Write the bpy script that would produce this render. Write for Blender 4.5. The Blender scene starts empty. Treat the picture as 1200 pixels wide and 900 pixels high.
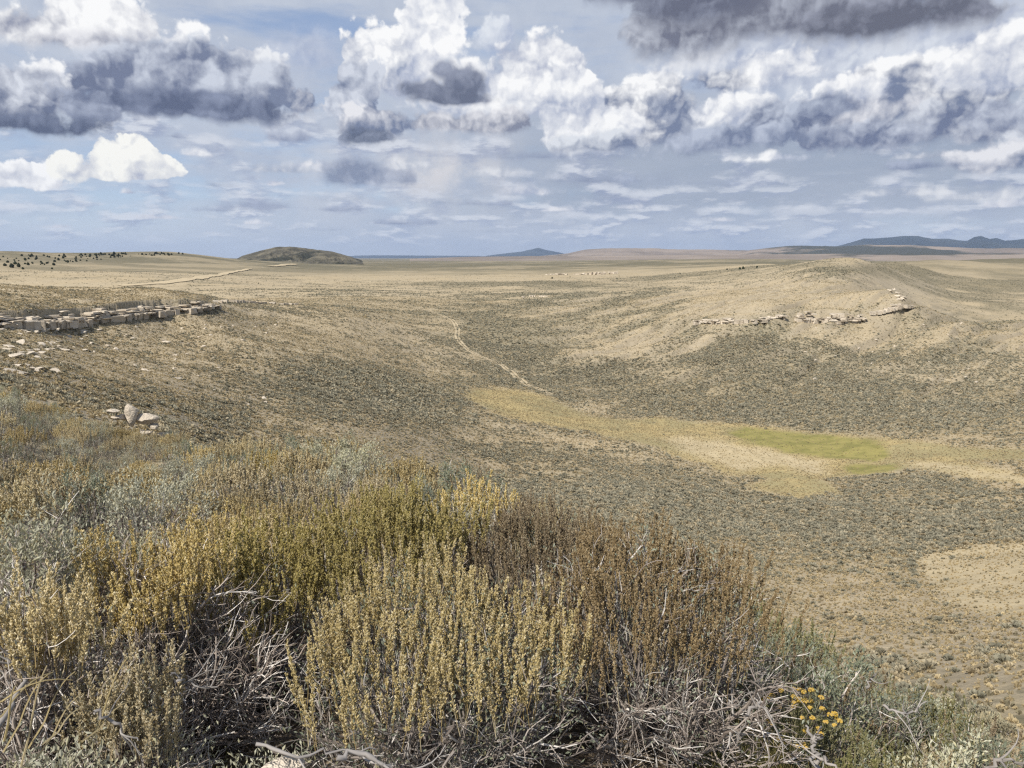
import bpy, math
import numpy as np

C = bpy.context.scene.collection
scene = bpy.context.scene
PI = math.pi
R_ = math.radians

# ------------------------------------------------------------------ camera model
FPX = 906.0                       # focal length in photograph pixels (1200 wide)
PITCH = R_(9.27)
CT, ST = math.cos(PITCH), math.sin(PITCH)

def ray(x, y):
    """unit world direction of a sight line (photo pixels), used to survey the site"""
    x, y = np.broadcast_arrays(np.asarray(x, float), np.asarray(y, float))
    X = (x - 600.0) / FPX; Y = (450.0 - y) / FPX
    d = np.stack([X, CT + Y * ST, -ST + Y * CT], -1)
    return d / np.linalg.norm(d, axis=-1, keepdims=True)

def az_of(x, y):
    d = ray(x, y)
    return np.arctan2(d[..., 0], d[..., 1])

def el_of(x, y):
    d = ray(x, y)
    return np.arcsin(d[..., 2])

def survey(P):
    """world points -> photo pixels (camera stands at the origin)"""
    x, y, z = P[..., 0], P[..., 1], P[..., 2]
    dep = y * CT - z * ST
    up = y * ST + z * CT
    dep = np.where(dep > 1e-3, dep, 1e-3)
    return 600.0 + FPX * x / dep, 450.0 - FPX * up / dep

# ------------------------------------------------------------------ numpy noise
def _hash(ix, iy, seed):
    h = (ix.astype(np.int64) * 374761393 + iy.astype(np.int64) * 668265263 + seed * 974634777) & 0x7fffffff
    h = ((h ^ (h >> 13)) * 1274126177) & 0x7fffffff
    h = h ^ (h >> 16)
    return (h & 0xffff) / 65535.0

def vnoise(x, y, seed=0):
    x = np.asarray(x, float); y = np.asarray(y, float)
    ix = np.floor(x); iy = np.floor(y)
    fx = x - ix; fy = y - iy
    fx = fx * fx * fx * (fx * (fx * 6 - 15) + 10); fy = fy * fy * fy * (fy * (fy * 6 - 15) + 10)
    a = _hash(ix, iy, seed); b = _hash(ix + 1, iy, seed)
    c = _hash(ix, iy + 1, seed); d = _hash(ix + 1, iy + 1, seed)
    return (a * (1 - fx) + b * fx) * (1 - fy) + (c * (1 - fx) + d * fx) * fy

def fbm(x, y, oct=5, seed=0, rough=0.5):
    s = np.zeros(np.broadcast(x, y).shape); a = 1.0; t = 0.0
    ca, sa = math.cos(0.6), math.sin(0.6)
    for k in range(oct):
        s += a * vnoise(x, y, seed + k * 17); t += a
        a *= rough
        x, y = (x * ca - y * sa) * 2.03 + 3.1, (x * sa + y * ca) * 2.03 + 1.7
    return s / t                                                     # 0..1, mean .5

def sstep(a, b, x):
    t = np.clip((x - a) / (b - a), 0, 1)
    return t * t * (3 - 2 * t)

# ------------------------------------------------------------------ mesh helpers
def make_mesh(name, V, faces, smooth=False):
    """V (n,3); faces: list of int arrays (k,3) or (k,4)"""
    me = bpy.data.meshes.new(name)
    V = np.ascontiguousarray(V, np.float32)
    me.vertices.add(len(V)); me.vertices.foreach_set('co', V.ravel())
    faces = [np.asarray(f, np.int32) for f in faces if len(f)]
    nl = sum(f.size for f in faces); nf = sum(len(f) for f in faces)
    me.loops.add(nl); me.polygons.add(nf)
    me.loops.foreach_set('vertex_index', np.concatenate([f.ravel() for f in faces]))
    starts = []; off = 0
    for f in faces:
        starts.append(off + np.arange(len(f)) * f.shape[1]); off += f.size
    me.polygons.foreach_set('loop_start', np.concatenate(starts).astype(np.int32))
    me.update(calc_edges=True)
    me.validate(verbose=False)
    me.shade_smooth() if smooth else me.shade_flat()
    return me

class MB:
    """collects pieces of ONE part"""
    def __init__(s): s.V = []; s.F = {3: [], 4: []}; s.n = 0
    def add(s, V, *faces):
        V = np.asarray(V, float).reshape(-1, 3)
        for f in faces:
            f = np.asarray(f, np.int64)
            if len(f): s.F[f.shape[1]].append(f + s.n)
        s.V.append(V); s.n += len(V)
    def mesh(s, name, smooth=False):
        return make_mesh(name, np.concatenate(s.V), [np.concatenate(s.F[k]) for k in (4, 3) if s.F[k]], smooth)

def link(name, me, mat, parent=None, loc=None, rotz=0.0, scale=1.0):
    o = bpy.data.objects.new(name, me)
    if mat is not None and not me.materials: me.materials.append(mat)
    C.objects.link(o)
    if parent is not None: o.parent = parent
    if loc is not None: o.location = tuple(float(v) for v in loc)
    o.rotation_euler = (0, 0, rotz)
    o.scale = (scale,) * 3 if np.isscalar(scale) else tuple(scale)
    return o

def tag(o, label=None, cat=None, group=None, kind=None):
    if label: o['label'] = label
    if cat: o['category'] = cat
    if group: o['group'] = group
    if kind: o['kind'] = kind
    return o

def empty(name, loc, rotz=0.0):
    o = bpy.data.objects.new(name, None); C.objects.link(o)
    o.empty_display_size = 0.1
    o.location = tuple(float(v) for v in loc); o.rotation_euler = (0, 0, rotz)
    return o

def copy_thing(root, loc, rotz=0.0, scale=1.0, label=None, group=None, tilt=(0, 0)):
    r = root.copy(); C.objects.link(r)
    r.location = tuple(float(v) for v in loc); r.rotation_euler = (tilt[0], tilt[1], rotz)
    r.scale = (scale,) * 3 if np.isscalar(scale) else tuple(scale)
    if label: r['label'] = label
    if group: r['group'] = group
    for ch in list(root.children):
        c = ch.copy(); C.objects.link(c); c.parent = r
    return r

def norm(v): return v / (np.linalg.norm(v, axis=-1, keepdims=True) + 1e-9)

def tubes(P, Rr, sides=4):
    n, m, _ = P.shape
    T = np.gradient(P, axis=1); T = norm(T)
    ax = norm(P[:, -1] - P[:, 0])
    ref = np.where(np.abs(ax[:, 2:3]) < 0.8, np.array([[0, 0, 1.0]]), np.array([[1.0, 0, 0]]))
    U = norm(np.cross(T, ref[:, None, :])); W = np.cross(T, U)
    a = np.arange(sides) * 2 * PI / sides
    V = P[:, :, None, :] + Rr[:, :, None, None] * (np.cos(a)[None, None, :, None] * U[:, :, None, :] + np.sin(a)[None, None, :, None] * W[:, :, None, :])
    idx = np.arange(n * m * sides).reshape(n, m, sides)
    A = idx[:, :-1, :]; B = idx[:, 1:, :]
    F = np.stack([A, np.roll(A, -1, 2), np.roll(B, -1, 2), B], -1).reshape(-1, 4)
    return V.reshape(-1, 3), F

def wander(starts, dirs, lens, m, wob, up, rng, momentum=0.0):
    n = len(starts); P = np.empty((n, m, 3)); P[:, 0] = starts
    d = norm(dirs); st = (lens / (m - 1))[:, None]
    bias = rng.normal(0, 1, (n, 3)) * momentum
    for k in range(1, m):
        P[:, k] = P[:, k - 1] + d * st
        d = norm(d + wob * rng.normal(0, 1, (n, 3)) + bias + np.array([0, 0, up]))
    return P

def spawn(P, k, tmin, tmax, rng):
    n, m, _ = P.shape
    t = rng.uniform(tmin, tmax, (n, k)) * (m - 1.001)
    i = np.floor(t).astype(int); f = (t - i)[..., None]
    r = np.arange(n)[:, None]
    pos = P[r, i] * (1 - f) + P[r, i + 1] * f
    tan = norm(P[r, i + 1] - P[r, i])
    return pos.reshape(-1, 3), tan.reshape(-1, 3)

def scatter(tv, tf, pos, scl, rng, rot='full', ax=None, tilt=0.0):
    """n copies of a small template baked into one vertex array. scl (n,) or (n,3)"""
    n = len(pos); tv = np.asarray(tv, float); tf = np.asarray(tf)
    if scl.ndim == 1: scl = scl[:, None] * np.ones((1, 3))
    L = tv[None] * scl[:, None, :]
    if rot == 'full':
        q = norm(rng.normal(0, 1, (n, 4))); w, x, y, z = q.T
        M = np.stack([1-2*(y*y+z*z), 2*(x*y-z*w), 2*(x*z+y*w), 2*(x*y+z*w), 1-2*(x*x+z*z), 2*(y*z-x*w), 2*(x*z-y*w), 2*(y*z+x*w), 1-2*(x*x+y*y)], -1).reshape(n, 3, 3)
    elif rot == 'z':
        a = rng.uniform(0, 2 * PI, n); c, s = np.cos(a), np.sin(a); o = np.zeros(n); l = np.ones(n)
        M = np.stack([c, -s, o, s, c, o, o, o, l], -1).reshape(n, 3, 3)
    else:                                                            # local +z along ax, random roll
        w = norm(ax); h = norm(rng.normal(0, 1, (n, 3)))
        u = norm(np.cross(w, h)); v = np.cross(w, u)
        M = np.stack([u, v, w], -1)
    V = np.einsum('nij,nkj->nki', M, L) + pos[:, None, :]
    F = (tf[None] + (np.arange(n) * len(tv))[:, None, None]).reshape(-1, tf.shape[1])
    return V.reshape(-1, 3), F

OCT_V = np.array([[1, 0, 0], [-1, 0, 0], [0, 1, 0], [0, -1, 0], [0, 0, 1], [0, 0, -1]], float)
OCT_F = np.array([[0, 2, 4], [2, 1, 4], [1, 3, 4], [3, 0, 4], [2, 0, 5], [1, 2, 5], [3, 1, 5], [0, 3, 5]])
# a narrow folded leaf, base at origin, along +z, unit length
LEAF_V = np.array([[0, 0, 0], [-0.13, 0.05, 0.55], [0, 0, 1.0], [0.13, 0.05, 0.55], [0, -0.03, 0.5]])
LEAF_F = np.array([[0, 4, 1], [4, 2, 1], [0, 3, 4], [4, 3, 2]])
def ico(sub=1):
    import bmesh
    bm = bmesh.new(); bmesh.ops.create_icosphere(bm, subdivisions=sub, radius=1)
    V = np.array([v.co[:] for v in bm.verts]); bm.verts.index_update()
    F = np.array([[v.index for v in f.verts] for f in bm.faces]); bm.free()
    return V, F

# ------------------------------------------------------------------ node helpers
def lin(r, g, b):
    f = lambda c: ((c / 255.0 + 0.055) / 1.055) ** 2.4 if c / 255.0 > 0.04045 else c / 255.0 / 12.92
    return (f(r), f(g), f(b), 1.0)

class G:
    """tiny expression builder over shader nodes"""
    tree = None
class X:
    def __init__(s, v): s.v = v
    def __add__(a, b): return mth('ADD', a, b)
    __radd__ = __add__
    def __sub__(a, b): return mth('SUBTRACT', a, b)
    def __rsub__(a, b): return mth('SUBTRACT', b, a)
    def __mul__(a, b): return mth('MULTIPLY', a, b)
    __rmul__ = __mul__
    def __truediv__(a, b): return mth('DIVIDE', a, b)
def _plug(sock, v):
    if isinstance(v, X): v = v.v
    if isinstance(v, bpy.types.NodeSocket): G.tree.links.new(v, sock)
    else: sock.default_value = v
def mth(op, a, b=None, c=None, clamp=False):
    n = G.tree.nodes.new('ShaderNodeMath'); n.operation = op; n.use_clamp = clamp
    _plug(n.inputs[0], a)
    if b is not None: _plug(n.inputs[1], b)
    if c is not None: _plug(n.inputs[2], c)
    return X(n.outputs[0])
def vmul_add(a, m, b):
    n = G.tree.nodes.new('ShaderNodeVectorMath'); n.operation = 'MULTIPLY_ADD'
    _plug(n.inputs[0], a); _plug(n.inputs[1], m); _plug(n.inputs[2], b)
    return X(n.outputs[0])
def vop(op, a, b=None):
    n = G.tree.nodes.new('ShaderNodeVectorMath'); n.operation = op
    _plug(n.inputs[0], a)
    if b is not None: _plug(n.inputs[1], b)
    return X(n.outputs['Value'] if op in ('LENGTH', 'DOT_PRODUCT') else n.outputs[0])
def sep(v):
    n = G.tree.nodes.new('ShaderNodeSeparateXYZ'); _plug(n.inputs[0], v)
    return [X(o) for o in n.outputs]
def comb(x, y, z):
    n = G.tree.nodes.new('ShaderNodeCombineXYZ')
    for i, v in enumerate((x, y, z)): _plug(n.inputs[i], v)
    return X(n.outputs[0])
def noise(v, scale, detail=4, rough=0.5, dims='3D', out=0, dist=0.0):
    n = G.tree.nodes.new('ShaderNodeTexNoise'); n.noise_dimensions = dims
    if v is not None: _plug(n.inputs['Vector'], v)
    n.inputs['Scale'].default_value = scale; n.inputs['Detail'].default_value = detail
    n.inputs['Roughness'].default_value = rough; n.inputs['Distortion'].default_value = dist
    return X(n.outputs[out])
def voro(v, scale, detail=0, rough=0.5, dims='2D', feature='F1', out='Distance', rand=1.0):
    n = G.tree.nodes.new('ShaderNodeTexVoronoi'); n.voronoi_dimensions = dims; n.feature = feature
    if v is not None: _plug(n.inputs['Vector'], v)
    n.inputs['Scale'].default_value = scale
    if 'Detail' in n.inputs: n.inputs['Detail'].default_value = detail; n.inputs['Roughness'].default_value = rough
    n.inputs['Randomness'].default_value = rand
    return X(n.outputs[out])
def mrange(v, a, b, c=0.0, d=1.0, smooth=True):
    n = G.tree.nodes.new('ShaderNodeMapRange')
    n.interpolation_type = 'SMOOTHSTEP' if smooth else 'LINEAR'
    _plug(n.inputs[0], v)
    for i, k in enumerate((a, b, c, d)): _plug(n.inputs[1 + i], k)
    return X(n.outputs[0])
def mix(f, a, b, blend='MIX'):
    n = G.tree.nodes.new('ShaderNodeMix'); n.data_type = 'RGBA'; n.blend_type = blend; n.clamp_factor = True
    _plug(n.inputs[0], f); _plug(n.inputs[6], a); _plug(n.inputs[7], b)
    return X(n.outputs[2])
def attr(name):
    n = G.tree.nodes.new('ShaderNodeAttribute'); n.attribute_name = name
    return X(n.outputs['Fac'])
def newmat(name):
    m = bpy.data.materials.new(name); m.use_nodes = True
    G.tree = m.node_tree
    m.node_tree.nodes['Principled BSDF'].inputs['Specular IOR Level'].default_value = 0.15
    return m, m.node_tree.nodes['Principled BSDF']
def geo(out): 
    n = G.tree.nodes.new('ShaderNodeNewGeometry'); return X(n.outputs[out])
def bump(h, dist, strength=1.0):
    n = G.tree.nodes.new('ShaderNodeBump'); n.inputs['Strength'].default_value = strength
    n.inputs['Distance'].default_value = dist; _plug(n.inputs['Height'], h); return X(n.outputs[0])
# ------------------------------------------------------------------ camera, view, sun
cam_d = bpy.data.cameras.new('camera'); cam = bpy.data.objects.new('camera', cam_d); C.objects.link(cam)
cam.location = (0, 0, 0); cam.rotation_euler = (PI / 2 - PITCH, 0, 0)
cam_d.sensor_width = 36.0; cam_d.lens = 36.0 * FPX / 1200.0
cam_d.clip_start = 0.05; cam_d.clip_end = 300000.0
scene.camera = cam
scene.view_settings.view_transform = 'Standard'; scene.view_settings.look = 'None'
EXPO = 0.45
scene.view_settings.exposure = EXPO; scene.view_settings.gamma = 1.0
scene.cycles.use_denoising = False
scene.cycles.use_adaptive_sampling = False
scene.cycles.max_bounces = 5; scene.cycles.diffuse_bounces = 3; scene.cycles.glossy_bounces = 1
scene.cycles.transmission_bounces = 3; scene.cycles.transparent_max_bounces = 4; scene.cycles.volume_bounces = 0
scene.cycles.filter_width = 1.3

SUN_EL, SUN_AZ = R_(47), R_(-140)           # azimuth from +Y (view) towards +X: to the left and a little behind
sdir = np.array([math.sin(SUN_AZ) * math.cos(SUN_EL), math.cos(SUN_AZ) * math.cos(SUN_EL), math.sin(SUN_EL)])
sl = bpy.data.lights.new('sun', 'SUN'); sl.energy = 4.4; sl.angle = R_(0.53); sl.color = (1.0, 0.95, 0.87)
so = bpy.data.objects.new('sun', sl); C.objects.link(so); so.location = (0, 0, 100)
so.rotation_euler = (PI / 2 - SUN_EL, 0, PI - SUN_AZ)
# ------------------------------------------------------------------ terrain: surveyed heights, thin-plate surface
# per station: photo column, then (photo row or None, distance, height if row is None)
SURV = {
 -250: [(0, 1, -1.68), (0, 2, -1.72), (0, 8, -2.4), (478, 30, 0), (0, 40, -7.4), (450, 60, 0), (420, 95, 0), (395, 140, 0), (362, 185, 0), (334, 300, 0), (0, 500, -24), (325, 1000, 0), (305, 2000, 0), (295, 2600, 0), (0, 5000, -20), (0, 12000, -20)],
 0: [(0, .7, -1.66), (0, 2, -1.70), (0, 4, -1.92), (0, 8, -2.55), (0, 15, -3.7), (478, 30, 0), (0, 40, -7.6), (450, 60, 0), (420, 95, 0), (395, 140, 0), (378, 170, 0), (362, 185, 0), (348, 230, 0), (334, 300, 0), (0, 500, -25), (325, 1000, 0), (315, 1500, 0), (305, 2000, 0), (295.5, 2600, 0), (0, 4500, -20), (0, 12000, -20)],
 100: [(0, 2, -1.72), (0, 4, -1.98), (0, 8, -2.75), (0, 16, -4.4), (515, 26, 0), (0, 36, -8.6), (470, 75, 0), (430, 125, 0), (400, 185, 0), (376, 222, 0), (354, 236, 0), (345, 285, 0), (336, 330, 0), (0, 500, -26), (327, 950, 0), (315, 1600, 0), (304, 2300, 0), (298, 2800, 0), (0, 4500, -20)],
 200: [(0, 2, -1.73), (0, 5, -2.15), (0, 10, -3.2), (536, 20, 0), (0, 30, -8.0), (515, 50, 0), (480, 90, 0), (450, 130, 0), (420, 180, 0), (395, 225, 0), (373, 250, 0), (353, 262, 0), (341, 315, 0), (0, 500, -26), (330, 900, 0), (320, 1400, 0), (310, 2200, 0), (295.5, 3000, 0), (0, 5000, -20), (0, 12000, -20)],
 300: [(0, .7, -1.68), (0, 2, -1.74), (0, 5, -2.18), (0, 12, -3.35), (0, 30, -9.2), (0, 60, -17), (535, 80, 0), (500, 110, 0), (450, 165, 0), (410, 220, 0), (385, 270, 0), (367, 310, 0), (354, 380, 0), (0, 500, -28), (340, 750, 0), (330, 1050, 0), (318, 1700, 0), (307, 3000, 0), (0, 6000, -25), (0, 14000, -24)],
 400: [(0, 2, -1.75), (0, 4, -2.0), (0, 8, -2.6), (0, 20, -6.6), (0, 50, -15.6), (535, 90, 0), (500, 130, 0), (450, 190, 0), (400, 280, 0), (370, 360, 0), (358, 450, 0), (345, 650, 0), (335, 900, 0), (325, 1400, 0), (315, 2500, 0), (308, 5000, 0)],
 500: [(0, .7, -1.68), (0, 2, -1.76), (0, 4, -1.98), (0, 7, -2.45), (0, 15, -5.8), (0, 40, -14.4), (0, 80, -26.4), (570, 95, 0), (530, 135, 0), (480, 190, 0), (440, 255, 0), (410, 320, 0), (385, 400, 0), (365, 500, 0), (350, 620, 0), (340, 800, 0), (330, 1080, 0), (320, 1700, 0), (312, 3000, 0), (306, 7000, 0), (0, 20000, -28)],
 600: [(0, 2, -1.78), (0, 4, -2.0), (0, 6, -2.35), (0, 15, -6.1), (0, 40, -15.7), (0, 80, -28.2), (585, 115, 0), (540, 155, 0), (500, 195, 0), (465, 245, 0), (440, 295, 0), (410, 360, 0), (385, 440, 0), (365, 530, 0), (350, 640, 0), (340, 800, 0), (330, 1080, 0), (320, 1700, 0), (312, 3000, 0), (306, 7000, 0)],
 750: [(0, .7, -1.70), (0, 2, -1.83), (0, 5, -2.4), (0, 20, -9.3), (0, 50, -22.2), (640, 85, 0), (600, 115, 0), (550, 160, 0), (510, 205, 0), (485, 240, 0), (450, 290, 0), (420, 340, 0), (395, 400, 0), (370, 470, 0), (350, 590, 0), (335, 850, 0), (320, 1500, 0), (310, 2800, 0), (304.5, 7000, 0), (0, 20000, -24)],
 900: [(0, 2, -1.88), (0, 4.5, -2.5), (0, 20, -11.6), (0, 45, -25.2), (735, 62, 0), (690, 80, 0), (650, 105, 0), (600, 140, 0), (550, 180, 0), (515, 213, 0), (490, 243, 0), (450, 295, 0), (415, 340, 0), (388, 380, 0), (377, 394, 0), (366, 400, 0), (350, 470, 0), (335, 620, 0), (320, 900, 0), (310, 1500, 0), (304.5, 3500, 0), (0, 9000, -20)],
 1000: [(0, .7, -1.72), (0, 2, -1.95), (0, 4.2, -2.6), (0, 20, -12.4), (0, 40, -23.6), (770, 52, 0), (720, 68, 0), (660, 100, 0), (600, 140, 0), (550, 185, 0), (520, 212, 0), (490, 245, 0), (450, 305, 0), (410, 370, 0), (382, 412, 0), (376, 420, 0), (363, 428, 0), (345, 500, 0), (330, 620, 0), (318, 760, 0), (307, 950, 0), (0, 1400, -18), (0, 3000, -25)],
 1050: [(0, 2, -2.0), (0, 4, -2.62), (600, 140, 0), (550, 184, 0), (450, 308, 0), (410, 372, 0), (378, 425, 0), (352, 440, 0), (0, 600, -38), (335, 900, 0), (322, 1100, 0), (309, 1400, 0), (0, 2500, -25)],
 1100: [(0, 2, -2.02), (0, 4, -2.68), (0, 15, -9.9), (0, 30, -18.8), (800, 45, 0), (740, 63, 0), (670, 97, 0), (600, 140, 0), (550, 183, 0), (530, 203, 0), (500, 235, 0), (450, 310, 0), (410, 375, 0), (380, 430, 0), (366, 480, 0), (0, 650, -50), (356, 850, 0), (348, 1000, 0), (335, 1250, 0), (320, 1600, 0), (309, 2000, 0), (305, 2300, 0), (0, 4000, -25)],
 1200: [(0, .7, -1.74), (0, 2, -2.05), (0, 4, -2.75), (0, 15, -10.1), (0, 30, -19.4), (810, 42, 0), (750, 57, 0), (660, 97, 0), (600, 138, 0), (550, 180, 0), (530, 203, 0), (490, 250, 0), (440, 330, 0), (410, 400, 0), (385, 500, 0), (376, 560, 0), (0, 700, -61), (362, 950, 0), (345, 1250, 0), (330, 1500, 0), (315, 2000, 0), (305, 2400, 0), (0, 4000, -25), (0, 12000, -22)],
 1450: [(0, 2, -2.1), (0, 4, -2.9), (0, 15, -10.4), (0, 30, -20), (800, 42, 0), (660, 97, 0), (600, 138, 0), (530, 203, 0), (490, 250, 0), (440, 330, 0), (410, 400, 0), (376, 560, 0), (0, 700, -61), (345, 1250, 0), (315, 2000, 0), (305, 2400, 0), (0, 5000, -25)],
}
R0 = 6.0
_pa, _pl, _pt = [], [], []
for col, rows in SURV.items():
    for (yy, r, z) in rows:
        if yy:
            d = ray(col, yy); az = math.atan2(d[0], d[1]); z = r * d[2] / math.hypot(d[0], d[1])
        else:
            az = float(az_of(col, 302.0 + 40.0))
        _pa.append(az); _pl.append(math.log(r)); _pt.append(z / (r + R0))
_pa, _pl, _pt = map(np.array, (_pa, _pl, _pt))
KA = 2.6
def _U(d2): return np.where(d2 > 1e-12, d2 * np.log(d2 + 1e-12), 0.0)
_n = len(_pa)
_A = np.zeros((_n + 3, _n + 3))
_A[:_n, :_n] = _U(((_pa[:, None] - _pa[None]) * KA) ** 2 + (_pl[:, None] - _pl[None]) ** 2) + np.eye(_n) * 1.5e-4
_A[:_n, _n] = 1; _A[:_n, _n + 1] = _pa * KA; _A[:_n, _n + 2] = _pl
_A[_n:, :_n] = _A[:_n, _n:].T
_w = np.linalg.solve(_A, np.concatenate([_pt, np.zeros(3)]))
def tps(az, l):
    s = np.empty(az.size); a = az.ravel(); b = l.ravel()
    for i in range(0, a.size, 20000):
        aa = a[i:i + 20000, None]; bb = b[i:i + 20000, None]
        s[i:i + 20000] = _U(((aa - _pa) * KA) ** 2 + (bb - _pl) ** 2) @ _w[:_n] + _w[_n] + aa[:, 0] * KA * _w[_n + 1] + bb[:, 0] * _w[_n + 2]
    return s.reshape(az.shape)

AZF = R_(41.0)
az_g = np.concatenate([np.linspace(-PI, -AZF, 60)[:-1], np.linspace(-AZF, AZF, 841), np.linspace(AZF, PI, 60)[1:]])
l_g = np.concatenate([np.arange(math.log(0.5), math.log(1500), 0.0085), np.arange(math.log(1500), math.log(9000), 0.012), np.linspace(math.log(9000), math.log(90000), 60)])
r_g = np.exp(l_g)
# coarse evaluation, then smooth resampling
ca = np.linspace(-AZF, AZF, 180); cl = np.linspace(l_g[0], math.log(20000), 420)
CG = tps(np.repeat(ca[:, None], len(cl), 1), np.repeat(cl[None], len(ca), 0))
def cubic_rows(xq, x0, dx, G_):                                       # Catmull-Rom along axis 0
    f = np.clip((xq - x0) / dx, 0, G_.shape[0] - 1.0001); i = np.floor(f).astype(int); t = (f - i)[:, None]
    g = lambda k: G_[np.clip(i + k, 0, G_.shape[0] - 1)]
    a, b, c, d = g(-1), g(0), g(1), g(2)
    return b + 0.5 * t * (c - a + t * (2 * a - 5 * b + 4 * c - d + t * (3 * (b - c) + d - a)))
lq = np.minimum(l_g, math.log(19000))
TG = cubic_rows(np.clip(az_g, -AZF, AZF), ca[0], ca[1] - ca[0], CG)
TG = cubic_rows(lq, cl[0], cl[1] - cl[0], TG.T).T                      # (az, l)
Tm = CG.mean(0, keepdims=True); Tm = cubic_rows(lq, cl[0], cl[1] - cl[0], Tm.T).T
wside = sstep(AZF, AZF + R_(75), np.abs(az_g))[:, None]
TG = TG * (1 - wside) + Tm * wside
HG = TG * (r_g[None] + R0)
far = sstep(9000, 20000, r_g)[None]
HG = HG * (1 - far) + (-26.0) * far
XG = np.sin(az_g)[:, None] * r_g[None]; YG = np.cos(az_g)[:, None] * r_g[None]
# relief: near hummocks, gullies on the slopes, swells on the plain
rr = r_g[None]
HG = HG + (fbm(XG / 0.9, YG / 0.9, 4, 3) - .5) * 0.16 * sstep(1.2, 3, rr) * (1 - sstep(40, 90, rr))
HG = HG + (fbm(XG / 9, YG / 9, 4, 5) - .5) * 0.9 * sstep(20, 60, rr) * (1 - sstep(600, 1500, rr))
HG = HG + (fbm(XG / 38, YG / 38, 4, 9) - .5) * 2.6 * sstep(60, 200, rr) * (1 - sstep(1200, 3000, rr)) * (1 - 0.75 * np.exp(-((HG + 50) / 3.0) ** 2))
HG = HG + (fbm(XG / 240, YG / 330, 4, 13) - .5) * (10.0 + 8.0 * sstep(.28, .45, az_g)[:, None]) * sstep(550, 1100, rr) * (1 - sstep(3000, 7000, rr))
# gullies running down the right hand slope (drainage towards the draw)
_q = (XG * 0.80 + YG * 0.60) / 24.0
gul = np.abs(fbm((XG * 0.72 - YG * 0.69) / 15.0, _q * 0.28, 3, 41) - .5) * 2
HG = HG - (1 - sstep(0, 0.30, gul)) * 2.4 * sstep(230, 330, rr) * (1 - sstep(650, 900, rr)) * sstep(-0.05, 0.1, az_g)[:, None]

def hsamp(x, y):
    """height of the ground sheet at world x, y"""
    x = np.asarray(x, float); y = np.asarray(y, float)
    az = np.arctan2(x, y); l = np.log(np.maximum(np.hypot(x, y), 0.51))
    fi = np.interp(az, az_g, np.arange(len(az_g))); fj = np.interp(l, l_g, np.arange(len(l_g)))
    i = np.clip(np.floor(fi).astype(int), 0, len(az_g) - 2); j = np.clip(np.floor(fj).astype(int), 0, len(l_g) - 2)
    u = fi - i; v = fj - j
    return (HG[i, j] * (1 - u) + HG[i + 1, j] * u) * (1 - v) + (HG[i, j + 1] * (1 - u) + HG[i + 1, j + 1] * u) * v

def ground_at(x, y, rmin=1.0, rmax=8000.0):
    """first point of the ground seen along the sight line of photo pixel x, y"""
    d = ray(x, y); hd = math.hypot(d[0], d[1])
    rs = np.exp(np.arange(math.log(rmin), math.log(rmax), 0.004))
    px = d[0] / hd * rs; py = d[1] / hd * rs; pz = d[2] / hd * rs
    below = np.nonzero(pz <= hsamp(px, py))[0]
    if not len(below): return None
    k = below[0]
    return np.array([px[k], py[k], float(hsamp(px[k], py[k]))])

def at_dist(x, r):
    a = float(az_of(x, 500.0)); return np.array([math.sin(a) * r, math.cos(a) * r, float(hsamp(math.sin(a) * r, math.cos(a) * r))])

# ------------------------------------------------------------------ ground cover map (world points -> soil / grass / shrub cover)
def blob(x, y, cx, cy, rx, ry, ang=0.0):
    a = R_(ang); dx = x - cx; dy = y - cy
    u = (dx * math.cos(a) + dy * math.sin(a)) / rx; v = (-dx * math.sin(a) + dy * math.cos(a)) / ry
    return np.exp(-(u * u + v * v))
def inpoly(x, y, poly):
    c = np.zeros(x.shape, bool); n = len(poly)
    for i in range(n):
        x0, y0 = poly[i]; x1, y1 = poly[(i + 1) % n]
        if y0 == y1: continue
        t = ((y0 > y) != (y1 > y)) & (x < (x1 - x0) * (y - y0) / (y1 - y0) + x0)
        c ^= t
    return c
MEADOW = [(548, 455), (600, 455), (640, 462), (668, 480), (720, 489), (800, 491), (850, 497), (880, 500), (960, 508), (1060, 517), (1130, 522), (1215, 528), (1215, 541), (1130, 541), (1215, 562), (1215, 568), (1060, 548), (1000, 556), (960, 560), (985, 575), (935, 584), (880, 572), (905, 560), (850, 553), (800, 535), (760, 522), (700, 508), (640, 498), (590, 487), (550, 470)]
GREENA = [(852, 507), (870, 501), (905, 506), (960, 511), (1015, 515), (1036, 522), (1042, 533), (1028, 540), (985, 539), (930, 532), (880, 521)]
GREENB = [(988, 549), (1020, 544), (1055, 545), (1068, 550), (1050, 555), (1005, 556)]
PALEA = [(770, 513), (850, 515), (905, 530), (975, 542), (960, 556), (915, 545), (870, 552), (820, 535)]
PALEB = [(1064, 541), (1110, 544), (1215, 560), (1215, 567), (1150, 558), (1075, 548)]
BARE = [(1080, 655), (1150, 635), (1215, 640), (1240, 740), (1170, 725), (1090, 690)]
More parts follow.
